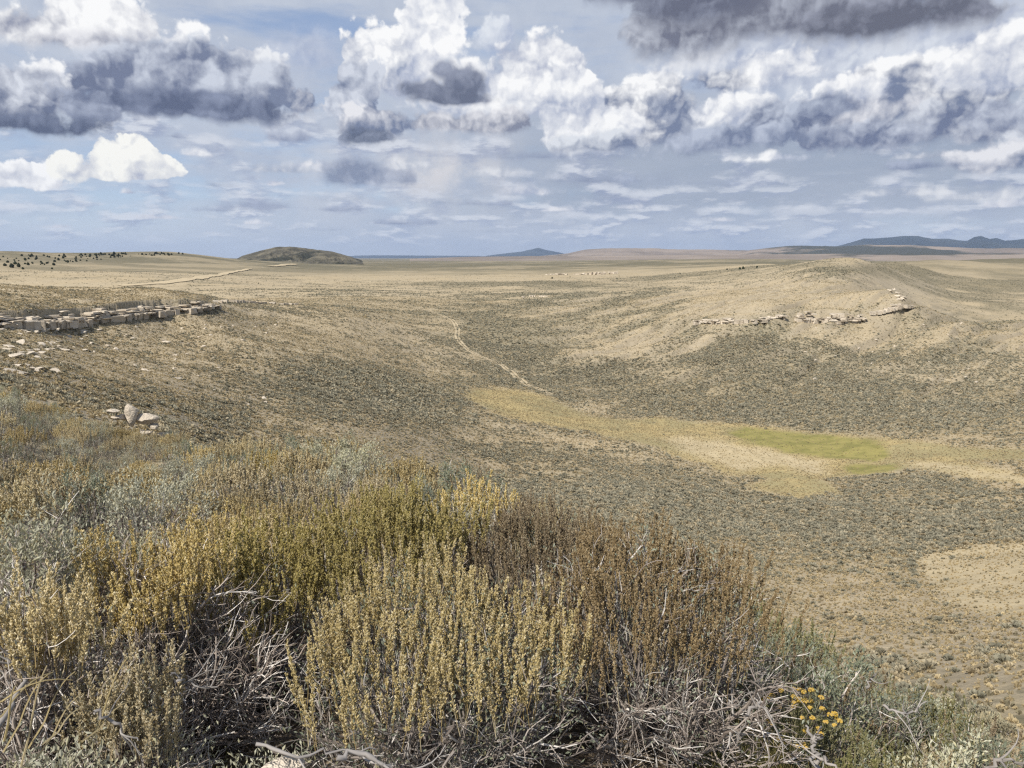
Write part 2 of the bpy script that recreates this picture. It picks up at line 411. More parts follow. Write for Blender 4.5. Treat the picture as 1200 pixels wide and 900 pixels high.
def cover(P):
    """returns shrub, meadow, green, pale (each 0..1) for world points P"""
    px, py = survey(P); X_, Y_ = P[..., 0], P[..., 1]
    r = np.hypot(X_, Y_)
    wob = (fbm(X_ / 14, Y_ / 14, 4, 21) - .5)
    qx = px + wob * 30 * np.clip(200 / np.maximum(r, 60), .2, 2); qy = py + (fbm(X_ / 11 + 9, Y_ / 11, 4, 23) - .5) * 10 * np.clip(200 / np.maximum(r, 60), .2, 2)
    s = 0.36 + 0 * px
    B = lambda *a: blob(px, py, *a)
    for w, a in [(.75, (980, 605, 330, 38, 3)), (.6, (700, 560, 150, 26, 14)), (.5, (430, 470, 130, 26, 12)), (.5, (300, 452, 110, 16, 14)), (.45, (800, 468, 190, 30, 4)),
                 (.5, (1080, 488, 160, 24, 3)), (.5, (600, 405, 60, 36, 30)), (.35, (690, 380, 90, 20, -20)), (.7, (760, 372, 50, 5, -24)), (.6, (700, 362, 60, 4, -18)), (.5, (640, 352, 60, 4, -10)), (.45, (560, 385, 40, 20, 40)), (.35, (870, 400, 70, 14, 0)), (.3, (400, 440, 80, 14, 10)),
                 (.55, (560, 530, 60, 10, 12)), (.45, (1085, 452, 40, 6, 3)), (.4, (700, 440, 80, 18, 20)),
                 (-.35, (330, 395, 110, 22, 5)), (-.35, (620, 545, 120, 16, 8)), (-.3, (480, 520, 140, 22, 10)), (-.30, (1060, 730, 180, 60, 20)), (.55, (1062, 326, 55, 9, 22)), (.6, (1150, 350, 80, 12, 14)), (.5, (1170, 322, 60, 8, 8)), (-.5, (1130, 330, 50, 4, 8)), (-.4, (1060, 310, 80, 4, 2)), (.3, (1120, 395, 60, 12, 20)), (.16, (920, 410, 190, 30, 0)), (.12, (1080, 420, 90, 26, 15)), (.35, (1000, 314, 70, 8, 0)), (-.25, (700, 400, 60, 20, -20)),
                 (-.75, (930, 345, 150, 15, -3)), (-.6, (120, 346, 160, 12, 2)), (-.45, (50, 415, 100, 34, 35)), (-.4, (700, 600, 60, 12, 15)), (-.5, (1170, 665, 60, 28, 10)), (-.3, (880, 690, 60, 30, 20)),
                 (.5, (920, 745, 60, 12, 35)), (.45, (1030, 775, 70, 12, 25)), (-.50, (180, 440, 150, 40, 18)), (-.3, (400, 395, 130, 24, 8)), (-.42, (430, 520, 140, 22, 10)), (-.35, (330, 470, 60, 10, 16)), (.25, (420, 436, 160, 9, 14)), (.25, (230, 470, 120, 7, 16)), (.3, (260, 490, 120, 22, 12))]:
        s = s + w * B(*a)
    patch = fbm(X_ / 30, Y_ / 30, 5, 31, .6)
    streak = fbm((X_ * .72 - Y_ * .69) / 13.0, (X_ * .80 + Y_ * .60) / 90.0, 4, 71, .6)
    s = s + (patch - .5) * 1.15 + (streak - .5) * 1.2 * sstep(230, 320, r) * (1 - sstep(600, 900, r)) + .16 * sstep(450, 1100, r)
    def soft(polys, jx, jy):
        t = 0.0
        for (a, b) in ((0, 0), (1, .3), (-1, -.3), (.4, 1), (-.4, -1), (.8, -.8), (-.8, .8)):
            k = np.zeros(px.shape, bool)
            for po in polys: k |= inpoly(qx + a * jx, qy + b * jy, po)
            t = t + k
        return t / 7.0
    m = soft([MEADOW], 6, 2.0); g = soft([GREENA, GREENB], 5, 1.3); p = soft([PALEA, PALEB, BARE], 9, 2.4)
    s = s + (fbm(X_ / 260, Y_ / 200, 4, 37) - .5) * 2.2 * sstep(500, 1300, r) + (fbm(X_ / 900, Y_ / 700, 3, 38) - .5) * 1.2 * sstep(1500, 4000, r)
    infl = sstep(.2, .6, (r > 30) * 1.0)
    s = np.clip(s, 0, 1)
    # sparse tongues of shrub within the meadow
    s = s * (1 - m * .93) * (1 - g) * (1 - .8 * p)
    return s, m * infl, g * infl, p * infl

PG = np.stack([XG, YG, HG], -1)
cov_s, cov_m, cov_g, cov_p = cover(PG)

# rim steps: the bench stands level with the top of each ledge
RIMS = {
 'left': ([(-30, 381), (0, 380), (30, 380), (60, 379), (90, 377), (115, 375), (140, 371), (165, 368), (190, 366), (210, 364), (230, 361), (246, 358)], [3.2, 3.5, 3.8, 4.4, 4.8, 5.2, 5.6, 5.8, 5.4, 4.8, 3.6, 1.6]),
 'right': ([(930, 375), (945, 376), (962, 377), (980, 377), (998, 377), (1013, 375)], [3.0, 4.6, 5.6, 5.4, 4.6, 3.0]),
 'faint': ([(820, 378), (840, 379), (860, 378), (880, 376), (900, 374), (918, 373)], [1.6, 2.4, 2.6, 2.6, 2.6, 2.2]),
 'nose': ([(1012, 368), (1025, 366), (1040, 363), (1052, 360), (1062, 359)], [1.6, 2.2, 2.6, 2.6, 1.0]),
}
for k_, (pts_, hs_) in RIMS.items():
    Qr = np.array([ground_at(x, y, 60.0) for x, y in pts_]); RIMS[k_] = (Qr, np.array(hs_, float))
_lift = np.zeros_like(HG)
for kr_, (Qr, hs_) in RIMS.items():
    qa, qr = np.arctan2(Qr[:, 0], Qr[:, 1]), np.hypot(Qr[:, 0], Qr[:, 1])
    o_ = np.argsort(qa); qa, qr, qz, qh = qa[o_], qr[o_], Qr[o_, 2], hs_[o_]
    ii = np.nonzero((az_g > qa[0]) & (az_g < qa[-1]))[0]
    rl = np.interp(az_g[ii], qa, qr); zl = np.interp(az_g[ii], qa, qz); hl = np.interp(az_g[ii], qa, qh) * np.clip(np.minimum(az_g[ii] - qa[0], qa[-1] - az_g[ii]) / .006, 0, 1)
    d_ = r_g[None] - rl[:, None]
    tgt_ = zl[:, None] + hl[:, None] * (.62 if kr_ == 'left' else .95) + .03 * d_
    up_ = np.maximum(0, tgt_ - HG[ii]) * sstep(.6, 2.6, d_) * (1 - sstep(18, 55, d_))
    HG[ii] += up_
PG = np.stack([XG, YG, HG], -1)

# road courses, drawn later as paths; kept clear of shrubs
def course(pts, lift=0.0):
    Q = [ground_at(x, y, 60.0) for x, y in pts]
    return np.array([q for q in Q if q is not None])
def resample(Q, step):
    d = np.concatenate([[0], np.cumsum(np.linalg.norm(np.diff(Q[:, :2], axis=0), axis=1))])
    n = max(8, int(d[-1] / step)); t = np.linspace(0, d[-1], n)
    P = np.stack([np.interp(t, d, Q[:, k]) for k in (0, 1)], -1)
    for _ in range(6): P[1:-1] = (P[:-2] + 2 * P[1:-1] + P[2:]) / 4
    return P
TRACK = resample(course([(490, 362), (507, 366), (522, 372), (534, 379), (537, 388), (535, 396), (541, 405), (550, 412), (561, 418), (578, 424), (592, 430), (603, 440), (615, 450), (628, 457), (645, 462)]), 3.0)
for _ in range(10): TRACK[1:-1] = (TRACK[:-2] + 2 * TRACK[1:-1] + TRACK[2:]) / 4

def build_ground():
    na, nl = HG.shape
    V = PG.reshape(-1, 3)
    idx = np.arange(na * nl).reshape(na, nl)
    A, B, C2, D = idx[:-1, :-1], idx[1:, :-1], idx[1:, 1:], idx[:-1, 1:]
    F = np.stack([A, D, C2, B], -1).reshape(-1, 4)
    # middle cap
    V = np.concatenate([V, [[0, 0, HG[:, 0].mean()]]]); c = len(V) - 1
    T = np.stack([np.full(na - 1, c), idx[:-1, 0], idx[1:, 0]], -1)
    me = make_mesh('ground', V, [F, T], smooth=True)
    for nm, a in (('shrub', cov_s), ('meadow', cov_m), ('green', cov_g), ('pale', cov_p)):
        at = me.attributes.new(nm, 'FLOAT', 'POINT'); at.data.foreach_set('value', np.concatenate([a.ravel(), [0.0]]).astype(np.float32))
    return me

m_ground, bsdf = newmat('dry_ground')
pos = geo('Position')
# ground colours: tan soil with dry grass, olive shrubby cover, straw meadow, green marsh grass, pale soil
n_big = noise(pos, 0.02, 5, .6); n_mid = noise(pos, 0.35, 5, .65); n_fine = noise(pos, 6.0, 5, .7)
soil = mix(mrange(n_mid, .38, .62), (0.35, 0.285, 0.183, 1), (0.46, 0.38, 0.252, 1))
soil = mix(mrange(n_big, .4, .62), soil, (0.41, 0.33, 0.208, 1))
soil = mix(mrange(n_fine, .52, .72) * 0.55, soil, (0.18, 0.135, 0.075, 1))
dots = voro(pos, 0.75, 0, .5, '3D')                                   # small low plants between the modelled shrubs
plant = mrange(dots, .30, .42, 1, 0)
sh = attr('shrub')
farw = mrange(vop('LENGTH', pos), 900, 2600)
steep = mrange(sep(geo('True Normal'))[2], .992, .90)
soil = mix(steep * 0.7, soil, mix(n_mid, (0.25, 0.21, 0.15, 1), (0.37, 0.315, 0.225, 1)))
shrubcol = mix(mrange(n_mid, .4, .6), (0.185, 0.163, 0.105, 1), (0.26, 0.225, 0.15, 1))
shrubcol = mix(mrange(vop('LENGTH', pos), 450, 900), shrubcol, mix(mrange(n_mid, .4, .6), (0.125, 0.112, 0.07, 1), (0.19, 0.165, 0.105, 1)))
soil = mix(mth('MAXIMUM', mrange(sh, .2, 1.0) * 0.72, farw * mrange(sh, -.1, .75, .45, 1.0)), soil, shrubcol)
soil = mix(plant * mrange(sh + (n_mid - 0.5) * 1.2, .15, .8) * 0.75, soil, (0.085, 0.078, 0.045, 1))
# wider plant mosaic so the plain far off keeps its grain
dots2 = voro(pos, 0.16, 2, .6, '3D')
soil = mix(mrange(dots2, .28, .5, 1, 0) * mrange(sh, .2, .8) * 0.5, soil, (0.115, 0.102, 0.06, 1))
mead = mix(mrange(n_mid, .38, .62), (0.44, 0.345, 0.165, 1), (0.36, 0.285, 0.135, 1))
mead = mix(mrange(noise(pos, .06, 4, .6), .45, .6), mead, (0.30, 0.255, 0.13, 1))
soil = mix(attr('meadow') * 0.92, soil, mead)
palec = mix(mrange(n_mid, .35, .65), (0.50, 0.41, 0.255, 1), (0.42, 0.34, 0.205, 1))
soil = mix(attr('pale') * 0.9, soil, palec)
grn = mix(mrange(noise(pos, .25, 4, .6), .4, .62), (0.285, 0.25, 0.085, 1), (0.20, 0.185, 0.06, 1))
soil = mix(attr('green') * 0.95, soil, grn)
# litter on the knoll by the bushes
nearf = mrange(vop('LENGTH', pos), 8.0, 22.0, 1, 0)
litter = mix(mrange(n_fine, .4, .6), (0.075, 0.055, 0.038, 1), (0.17, 0.13, 0.085, 1))
litter = mix(mrange(noise(pos, 40, 4, .7), .5, .7), litter, (0.27, 0.22, 0.15, 1))
soil = mix(nearf, soil, litter)
_plug(bsdf.inputs['Base Color'], soil); bsdf.inputs['Roughness'].default_value = .95
_plug(bsdf.inputs['Normal'], bump(noise(pos, 0.9, 6, .7) + n_fine * 0.15, 0.5, 0.55))
tag(link('ground', build_ground(), m_ground), kind='structure')
# ------------------------------------------------------------------ sky: Nishita atmosphere, with procedural clouds by world direction
w = bpy.data.worlds.new('World'); scene.world = w; w.use_nodes = True
nt = w.node_tree; nt.nodes.clear(); G.tree = nt
w.cycles.sampling_method = 'MANUAL'; w.cycles.sample_map_resolution = 512
sky = nt.nodes.new('ShaderNodeTexSky'); sky.sky_type = 'NISHITA'; sky.sun_disc = False
sky.sun_elevation = SUN_EL; sky.sun_rotation = SUN_AZ; sky.altitude = 2100.0
sky.air_density = 1.0; sky.dust_density = 0.6; sky.ozone_density = 1.2
STR = 0.10
def W(r, g, b):                                                      # target radiance -> colour before the background strength
    c = lin(r, g, b); k = 1.0 / (STR * 2 ** EXPO); return (c[0] * k, c[1] * k, c[2] * k, 1.0)

tcn = nt.nodes.new('ShaderNodeTexCoord'); dvec = X(tcn.outputs['Generated'])
dx_, dy_, dz_ = sep(dvec)
U_ = mth('ARCTAN2', dx_, dy_) * 10.0                                  # azimuth, tenths of a radian
V_ = mth('ARCSINE', dz_) * 10.0                                       # elevation
def uv(x, y): return float(az_of(x, y)) * 10, float(el_of(x, y)) * 10
UPX = 10.0 / FPX
p = comb(U_, V_, 0.0)
SUN2 = np.array([-0.55, 0.83])

# turbulence shared by all clouds
def relief(q, full=True):
    a = voro(q, 1.9, 0, .5, '2D'); b = voro(q, 4.1, 0, .5, '2D'); c = voro(q, 8.6, 0, .5, '2D'); 
    s = a * -0.95 + b * -0.52 + c * -0.30 + 1.0
    return s
wn = noise(p, 2.2, 3, .5, '2D', out=1)
pw = vmul_add(wn, (0.40, 0.16, 0), p); pw = vop('ADD', pw, (-0.20, -0.08, 0))
pq = vmul_add(wn, (0.16, 0.05, 0), p); pq = vop('ADD', pq, (-0.08, -0.025, 0))
wn2 = noise(p, 9.0, 2, .5, '2D', out=1)
pr = vmul_add(wn2, (0.10, 0.10, 0), vmul_add(wn, (0.30, 0.30, 0), p))
fb = noise(p, 1.5, 9, .58, '2D')                                      # soft fractal
fb_hi = noise(p, 7.0, 5, .6, '2D')
R1 = relief(pr)
DS = 0.085
R2 = relief(vop('ADD', pr, (float(SUN2[0] * DS), float(SUN2[1] * DS), 0)))
DB = 0.26
R3 = noise(vop('ADD', p, (float(SUN2[0] * DB), float(SUN2[1] * DB), 0)), 1.5, 5, .58, '2D')
Lrel = (R1 - R2) * 1.25                                                # light minus shade of the small billows
Lbig = (noise(p, 1.5, 5, .58, '2D') - R3) * 1.6                        # of the large ones
LL = Lrel * 0.85 + Lbig * 1.35 + (R1 - 0.44) * 0.42 + (fb_hi - 0.5) * 0.26
edge_n = (R1 - 0.42) * 0.66 + (fb_hi - 0.5) * 0.42 + (fb - 0.5) * 0.5
soft_n = (fb - 0.5) * 1.7 + (fb_hi - 0.5) * 0.35

# ---- clear sky with high thin veils
air = X(sky.outputs[0])
blue = mix(mrange(V_, -0.2, 3.0, smooth=False), W(180, 199, 224), W(158, 175, 206))
blue = mix(0.35, blue, air)
base = mix(mrange(V_, 0.0, 0.9), W(204, 213, 226), blue)
veil_n = noise(vmul_add(p, (0.55, 2.4, 0), (3.1, 1.0, 0)), 0.9, 7, .55, '2D')
veil_amt = mrange(U_ * 0.8 + V_ * 2.2 + (fb - 0.5) * 3.0, -3.6, 0.2, 0.35, 0.97)
col = mix(mrange(veil_n, .22, .52) * veil_amt, base, mix(fb, W(170, 181, 202), W(206, 213, 224)))
# grey rain-laden deck on the right, low down
deck = mrange(U_ + (fb - 0.5) * 3.0, -2.6, 1.2) * mrange(V_, .25, .75) * mrange(V_ + (fb - .5) * .8, 1.25, 2.3, 1, 0)
col = mix(deck * 0.92, col, mix(veil_n, W(147, 159, 179), W(180, 189, 204)))
# bright cream veil below the tower
cx, cy = uv(500, 200)
cv = mth('EXPONENT', (mth('POWER', (U_ - cx) / 1.2, 2.0) + mth('POWER', (V_ - cy) / 0.42, 2.0)) * -1.0)
col = mix(cv * mrange(fb, .3, .65) * 0.9, col, W(222, 220, 222))

# ---- rows of small flat clouds towards the skyline (perspective of a level cloud deck)
for (sx, sy, off, v0, v1, th, cb, ct, am) in [
    (1.6, 6.0, 2.7, .10, 1.05, .49, W(166, 177, 201), W(224, 228, 236), .85),
    (1.1, 3.4, 9.3, .40, 1.9, .50, W(152, 162, 189), W(220, 224, 233), .85)]:
    q = vmul_add(p, (sx, sy, 0), (off, off * 1.7, 0))
    n_ = noise(q, 1.0, 6, .55, '2D'); n2_ = noise(vop('ADD', q, (-0.06, 0.30, 0)), 1.0, 6, .55, '2D')
    a_ = mrange(n_ + (R1 - .45) * 0.10, th - .06, th + 0.19) * mrange(V_, v0, v0 + .2) * mrange(V_, v1 - .4, v1, 1, 0) * am
    col = mix(a_, col, mix(mrange(n_ - n2_, -.06, .10), cb, ct))

# ---- the cumulus, far to near: photo survey centre, half width, height above and below, then look
DARK = W(120, 131, 158); MIDC = W(176, 184, 204); WHITE = W(254, 254, 254); GREY = W(112, 118, 136); SLATE = W(97, 106, 128); CREAM = W(236, 236, 240)
# one lobe as a node group: ellipse with a flattened base, turbulent outline, sunlit top and shaded base
lobe = bpy.data.node_groups.new('cloud_lobe', 'ShaderNodeTree')
_itf = lobe.interface
for nm, ty in (('Prev', 'NodeSocketColor'), ('Place', 'NodeSocketVector'), ('EdgeN', 'NodeSocketFloat'), ('SoftN', 'NodeSocketFloat'), ('Light', 'NodeSocketFloat'),
               ('Mul', 'NodeSocketVector'), ('Off', 'NodeSocketVector'), ('K', 'NodeSocketFloat'), ('Soft', 'NodeSocketFloat'), ('Amp', 'NodeSocketFloat'), ('Edge', 'NodeSocketFloat'),
               ('Alpha', 'NodeSocketFloat'), ('S0', 'NodeSocketFloat'), ('GY', 'NodeSocketFloat'), ('GX', 'NodeSocketFloat'), ('GL', 'NodeSocketFloat'), ('Lo', 'NodeSocketColor'), ('Hi', 'NodeSocketColor')):
    _itf.new_socket(nm, in_out='INPUT', socket_type=ty)
_itf.new_socket('Out', in_out='OUTPUT', socket_type='NodeSocketColor')
G.tree = lobe
_gi = lobe.nodes.new('NodeGroupInput'); _go = lobe.nodes.new('NodeGroupOutput')
I_ = {s_.name: X(s_) for s_ in _gi.outputs if s_.name}
_pl_ = vmul_add(I_['Prev'], (1e-7, 1e-7, 0), I_['Place'])             # keeps the lobes in order when compiled
_q = vmul_add(_pl_, I_['Mul'], I_['Off'])
_qx, _qy, _ = sep(_q)
_qd = mth('MAXIMUM', _qy, _qy * I_['K'])
_d = mth('SQRT', _qx * _qx + _qd * _qd)
_ns = I_['EdgeN'] + (I_['SoftN'] - I_['EdgeN']) * I_['Soft']
_D = mth('MULTIPLY_ADD', _ns, I_['Amp'], 1.0 - _d)
_al = mrange(_D, 0.0, I_['Edge'] * (mth('MAXIMUM', _qy * I_['K'], 0.0) * 3.0 + 1.0)) * I_['Alpha']
_sh = mth('MULTIPLY_ADD', _qy, I_['GY'], I_['S0']) + I_['Light'] * I_['GL'] + _qx * I_['GX']
_plug(_go.inputs[0], mix(_al, I_['Prev'], mix(mrange(_sh, -0.08, 1.12, smooth=False), I_['Lo'], I_['Hi'])))
G.tree = nt
def cloud(x, y, rx, up, dn, lo, hi, s0=0.5, gy=0.42, gx=-0.10, gl=1.0, edge=0.20, amp=1.0, soft=0.0, alpha=1.0):
    """one cumulus lobe; lo/hi colours of its shaded base and sunlit top"""
    global col
    cu, cv_ = uv(x, y); a = rx * UPX; b = up * UPX
    n = nt.nodes.new('ShaderNodeGroup'); n.node_tree = lobe
    v = dict(Prev=col, Place=(pw if min(rx, 2 * up) > 34 else pq), EdgeN=edge_n, SoftN=soft_n, Light=LL, Mul=(1 / a, 1 / b, 0), Off=(-cu / a, -cv_ / b, 0), K=-up / dn, Soft=soft,
             Amp=amp * 0.42 / min(a, 1.6 * b), Edge=edge * 0.42 / min(a, b), Alpha=alpha, S0=s0, GY=gy, GX=gx, GL=gl, Lo=lo, Hi=hi)
    for k_, x_ in v.items(): _plug(n.inputs[k_], x_)
    col = X(n.outputs[0])

#      x    y   rx  up  dn
# far, low rows
for a in [(190, 256, 38, 7, 4), (62, 266, 30, 5, 3), (110, 268, 20, 4, 3), (430, 282, 28, 5, 3), (290, 262, 24, 5, 3), (735, 244, 30, 5, 3), (650, 247, 44, 6, 4), (990, 243, 18, 4, 2), (1040, 247, 14, 4, 2), (1180, 240, 30, 8, 4), (850, 258, 30, 5, 3)]:
    cloud(*a, MIDC, CREAM, s0=.55, gl=.8, amp=.35, edge=.12)
for a in [(300, 243, 60, 10, 8), (255, 246, 50, 7, 5), (390, 246, 60, 8, 6), (470, 262, 70, 8, 5), (580, 240, 60, 8, 6)]:
    cloud(*a, DARK, MIDC, s0=.45, gl=.8, amp=.45, edge=.2, alpha=.8)
cloud(620, 226, 55, 14, 8, MIDC, CREAM, s0=.5, amp=.5, edge=.25, alpha=.85)
cloud(430, 212, 60, 34, 16, DARK, W(188, 195, 212), s0=.42, amp=.8, edge=.3, alpha=.8)
cloud(700, 212, 130, 14, 16, DARK, W(170, 180, 202), s0=.4, amp=.7, edge=.5, alpha=.8)
cloud(960, 232, 90, 8, 8, W(150, 161, 186), W(196, 204, 220), s0=.5, amp=.6, edge=.4, alpha=.7)
cloud(820, 216, 110, 9, 9, W(140, 151, 178), W(180, 190, 210), s0=.5, amp=.6, edge=.4, alpha=.7)

for a in [(400, 234, 60, 12, 8), (520, 238, 74, 11, 7), (640, 264, 64, 9, 5), (760, 262, 60, 8, 5), (900, 264, 54, 7, 4), (1090, 262, 60, 8, 5), (560, 272, 60, 8, 4), (385, 270, 50, 8, 4), (255, 218, 50, 9, 5), (840, 236, 80, 9, 6), (720, 232, 70, 10, 7)]:
    cloud(*a, W(146, 156, 178), W(208, 214, 224), s0=.46, amp=.6, edge=.35, soft=.3, alpha=.8)
for a in [(1050, 228, 74, 13, 7), (1160, 232, 64, 16, 8), (700, 286, 44, 7, 3), (860, 284, 34, 6, 3), (590, 205, 60, 12, 7), (470, 196, 60, 14, 8), (330, 200, 60, 16, 9)]:
    cloud(*a, W(166, 175, 194), W(234, 235, 238), s0=.55, amp=.6, edge=.3, soft=.25, alpha=.85)
# right hand mass
cloud(1000, 70, 230, 70, 60, W(160, 170, 195), W(222, 227, 236), s0=.6, gl=.8, amp=1.3, edge=.5, soft=.6, alpha=.9)
cloud(760, 130, 70, 44, 46, DARK, WHITE, s0=.62)
cloud(770, 150, 80, 34, 34, DARK, W(216, 221, 231), s0=.5)
cloud(905, 88, 62, 30, 14, MIDC, WHITE, s0=.60)
cloud(840, 100, 45, 26, 16, DARK, WHITE, s0=.52)
cloud(1090, 112, 110, 46, 30, DARK, WHITE, s0=.55)
cloud(1180, 82, 70, 44, 30, MIDC, WHITE, s0=.7)
cloud(1000, 135, 70, 36, 24, DARK, CREAM, s0=.62)
cloud(860, 134, 72, 30, 26, MIDC, WHITE, s0=.60)
cloud(925, 145, 55, 34, 24, W(108,118,146), W(200, 207, 221), s0=.30)
cloud(1130, 150, 90, 34, 26, W(112,122,150), W(222, 226, 234), s0=.40)
cloud(1165, 140, 50, 26, 18, W(112,122,150), W(205, 211, 224), s0=.32)
cloud(1000, 108, 60, 22, 16, MIDC, WHITE, s0=.7)
cloud(970, 128, 40, 20, 12, W(112,122,150), W(190,198,214), s0=.35)
cloud(1010, 165, 100, 26, 20, W(112,122,150), W(206, 212, 225), s0=.36)
cloud(850, 166, 130, 22, 18, DARK, W(190, 198, 215), s0=.36)
cloud(915, 186, 75, 11, 7, MIDC, WHITE, s0=.7, amp=.6)
cloud(1120, 182, 60, 9, 7, DARK, CREAM, s0=.5, amp=.5)
cloud(1160, 192, 60, 22, 13, DARK, CREAM, s0=.55, amp=.7)
cloud(1080, 196, 60, 10, 8, DARK, MIDC, s0=.4, amp=.5)

cloud(820, 78, 60, 26, 20, W(196, 203, 218), W(234, 236, 241), s0=.6, amp=1.0, soft=.7, edge=.5, alpha=.9)
cloud(360, 70, 60, 40, 40, W(170, 180, 205), W(206, 212, 226), s0=.5, amp=1.2, soft=.9, edge=.8, alpha=.7)
cloud(640, 184, 150, 16, 12, W(128, 139, 168), W(180, 189, 208), s0=.4, amp=.9, soft=.4, edge=.4, alpha=.85)
# tower and its right hand shoulder
cloud(585, 42, 30, 28, 40, W(178, 188, 210), W(226, 231, 239), s0=.55, edge=.3)
cloud(735, 155, 50, 40, 30, DARK, WHITE, s0=.62)
cloud(690, 160, 70, 50, 28, MIDC, WHITE, s0=.70)
cloud(700, 172, 90, 20, 14, DARK, W(225, 229, 236), s0=.45)
cloud(635, 92, 62, 52, 40, W(168, 176, 198), WHITE, s0=.60)
cloud(668, 120, 55, 44, 40, MIDC, WHITE, s0=.66)
cloud(505, 38, 46, 56, 60, W(190, 197, 214), WHITE, s0=.80, gy=.3)
cloud(478, 78, 52, 50, 55, W(176, 184, 205), WHITE, s0=.74, gy=.34)
cloud(440, 72, 42, 50, 52, W(156, 166, 190), WHITE, s0=.70, gy=.4)
cloud(555, 118, 75, 44, 30, MIDC, WHITE, s0=.62, gy=.4)
cloud(640, 120, 70, 32, 26, MIDC, WHITE, s0=.60)
cloud(415, 122, 40, 50, 36, DARK, W(214, 219, 230), s0=.45)
cloud(352, 122, 34, 30, 26, DARK, CREAM, s0=.45)
cloud(555, 148, 100, 24, 16, W(134, 140, 160), CREAM, s0=.40)
cloud(440, 150, 52, 30, 18, DARK, CREAM, s0=.38)
cloud(425, 163, 38, 16, 11, SLATE, W(160, 168, 188), s0=.34)
cloud(338, 162, 34, 15, 9, W(140, 150, 176), W(206, 212, 225), s0=.5, amp=.7)

# left hand bank
cloud(100, 26, 64, 34, 30, W(176, 180, 195), WHITE, s0=.82)
cloud(152, 36, 34, 30, 22, W(176, 180, 195), WHITE, s0=.82)
cloud(40, 36, 66, 28, 22, W(150, 155, 174), WHITE, s0=.68)
cloud(110, 52, 80, 16, 14, W(138, 143, 162), CREAM, s0=.42, amp=.7)
cloud(215, 52, 34, 30, 30, MIDC, WHITE, s0=.78)
cloud(290, 78, 42, 40, 40, W(150, 160, 184), W(238, 240, 244), s0=.66)
cloud(300, 112, 50, 36, 30, W(125, 135, 160), W(226, 230, 238), s0=.5)
cloud(225, 78, 90, 32, 30, W(120, 130, 156), W(216, 221, 231), s0=.46)
cloud(190, 108, 118, 40, 34, W(110, 119, 145), W(196, 203, 219), s0=.40)
cloud(215, 96, 120, 44, 40, W(118, 127, 153), W(210, 216, 228), s0=.45, soft=.4, edge=.4, alpha=.8)
cloud(225, 128, 132, 26, 19, W(93, 102, 128), W(140, 149, 173), s0=.30, amp=.75)
cloud(60, 100, 26, 30, 24, MIDC, WHITE, s0=.86)
cloud(30, 122, 66, 36, 34, W(110, 119, 145), W(222, 226, 235), s0=.5)
cloud(100, 128, 36, 26, 28, W(108, 117, 143), W(180, 188, 207), s0=.4)
cloud(48, 150, 96, 20, 14, W(90, 99, 124), W(140, 149, 173), s0=.28, amp=.7)
# bright low cumulus at the left
cloud(32, 214, 50, 22, 9, W(180, 186, 204), WHITE, s0=.72, amp=.8, edge=.08)
cloud(86, 204, 20, 30, 12, MIDC, W(255, 254, 248), s0=.85, amp=.6, edge=.08)
cloud(150, 202, 56, 42, 10, W(180, 186, 204), W(255, 254, 248), s0=.80, amp=.8, edge=.08)
for a in [(203, 161, 22, 9, 5, W(140, 150, 174), MIDC), (228, 181, 28, 9, 5, MIDC, W(240, 241, 244)), (320, 215, 24, 12, 6, MIDC, CREAM), (155, 226, 14, 6, 3, MIDC, CREAM), (355, 194, 18, 6, 4, MIDC, CREAM)]:
    cloud(*a, s0=.55, amp=.5, edge=.15)
# the small dark cloud hanging before the tower
cloud(545, 100, 36, 22, 18, W(112, 119, 140), W(160, 166, 184), s0=.45, amp=.5)
cloud(519, 84, 20, 17, 22, W(118, 125, 146), W(166, 172, 190), s0=.5, amp=.4)
cloud(498, 108, 40, 18, 14, W(108, 115, 136), W(156, 162, 180), s0=.45, amp=.5)
cloud(528, 115, 64, 22, 10, W(104, 111, 132), W(150, 156, 175), s0=.40, amp=.5)
# dark ragged deck overhead on the right
cloud(800, 40, 80, 34, 36, W(116, 120, 138), W(206, 211, 222), s0=.42, amp=1.1, soft=.5, edge=.3)
cloud(735, -2, 80, 16, 16, W(122, 127, 146), W(165, 172, 190), s0=.35, amp=1.0, soft=.4, edge=.3)
cloud(935, 10, 190, 50, 42, W(112, 115, 131), W(180, 185, 198), s0=.36, gy=.25, amp=1.0, soft=.35, edge=.35)
cloud(1040, 28, 120, 30, 27, W(104, 107, 122), W(156, 160, 176), s0=.32, gy=.25, amp=.9, soft=.35, edge=.3)
cloud(820, 8, 90, 30, 26, W(104, 108, 126), W(150, 156, 174), s0=.30, gy=.25, amp=.9, soft=.35, edge=.3)

bg_see = nt.nodes.new('ShaderNodeBackground'); _plug(bg_see.inputs[0], col); bg_see.inputs[1].default_value = STR
# elsewhere: the same half-clouded atmosphere, without the surveyed clouds
over = noise(dvec, 3.0, 4, .6)
gen = mix(mrange(over, .42, .6) * 0.75, air, W(200, 205, 216))
bg_gen = nt.nodes.new('ShaderNodeBackground'); _plug(bg_gen.inputs[0], gen); bg_gen.inputs[1].default_value = STR
ms = nt.nodes.new('ShaderNodeMixShader'); wo = nt.nodes.new('ShaderNodeOutputWorld')
inside = mrange(mth('ABSOLUTE', U_), 7.6, 8.6, 1, 0) * mrange(V_, 3.6, 4.6, 1, 0) * mrange(V_, -0.3, -0.1)
_plug(ms.inputs[0], inside); nt.links.new(bg_gen.outputs[0], ms.inputs[1]); nt.links.new(bg_see.outputs[0], ms.inputs[2])
nt.links.new(ms.outputs[0], wo.inputs['Surface'])
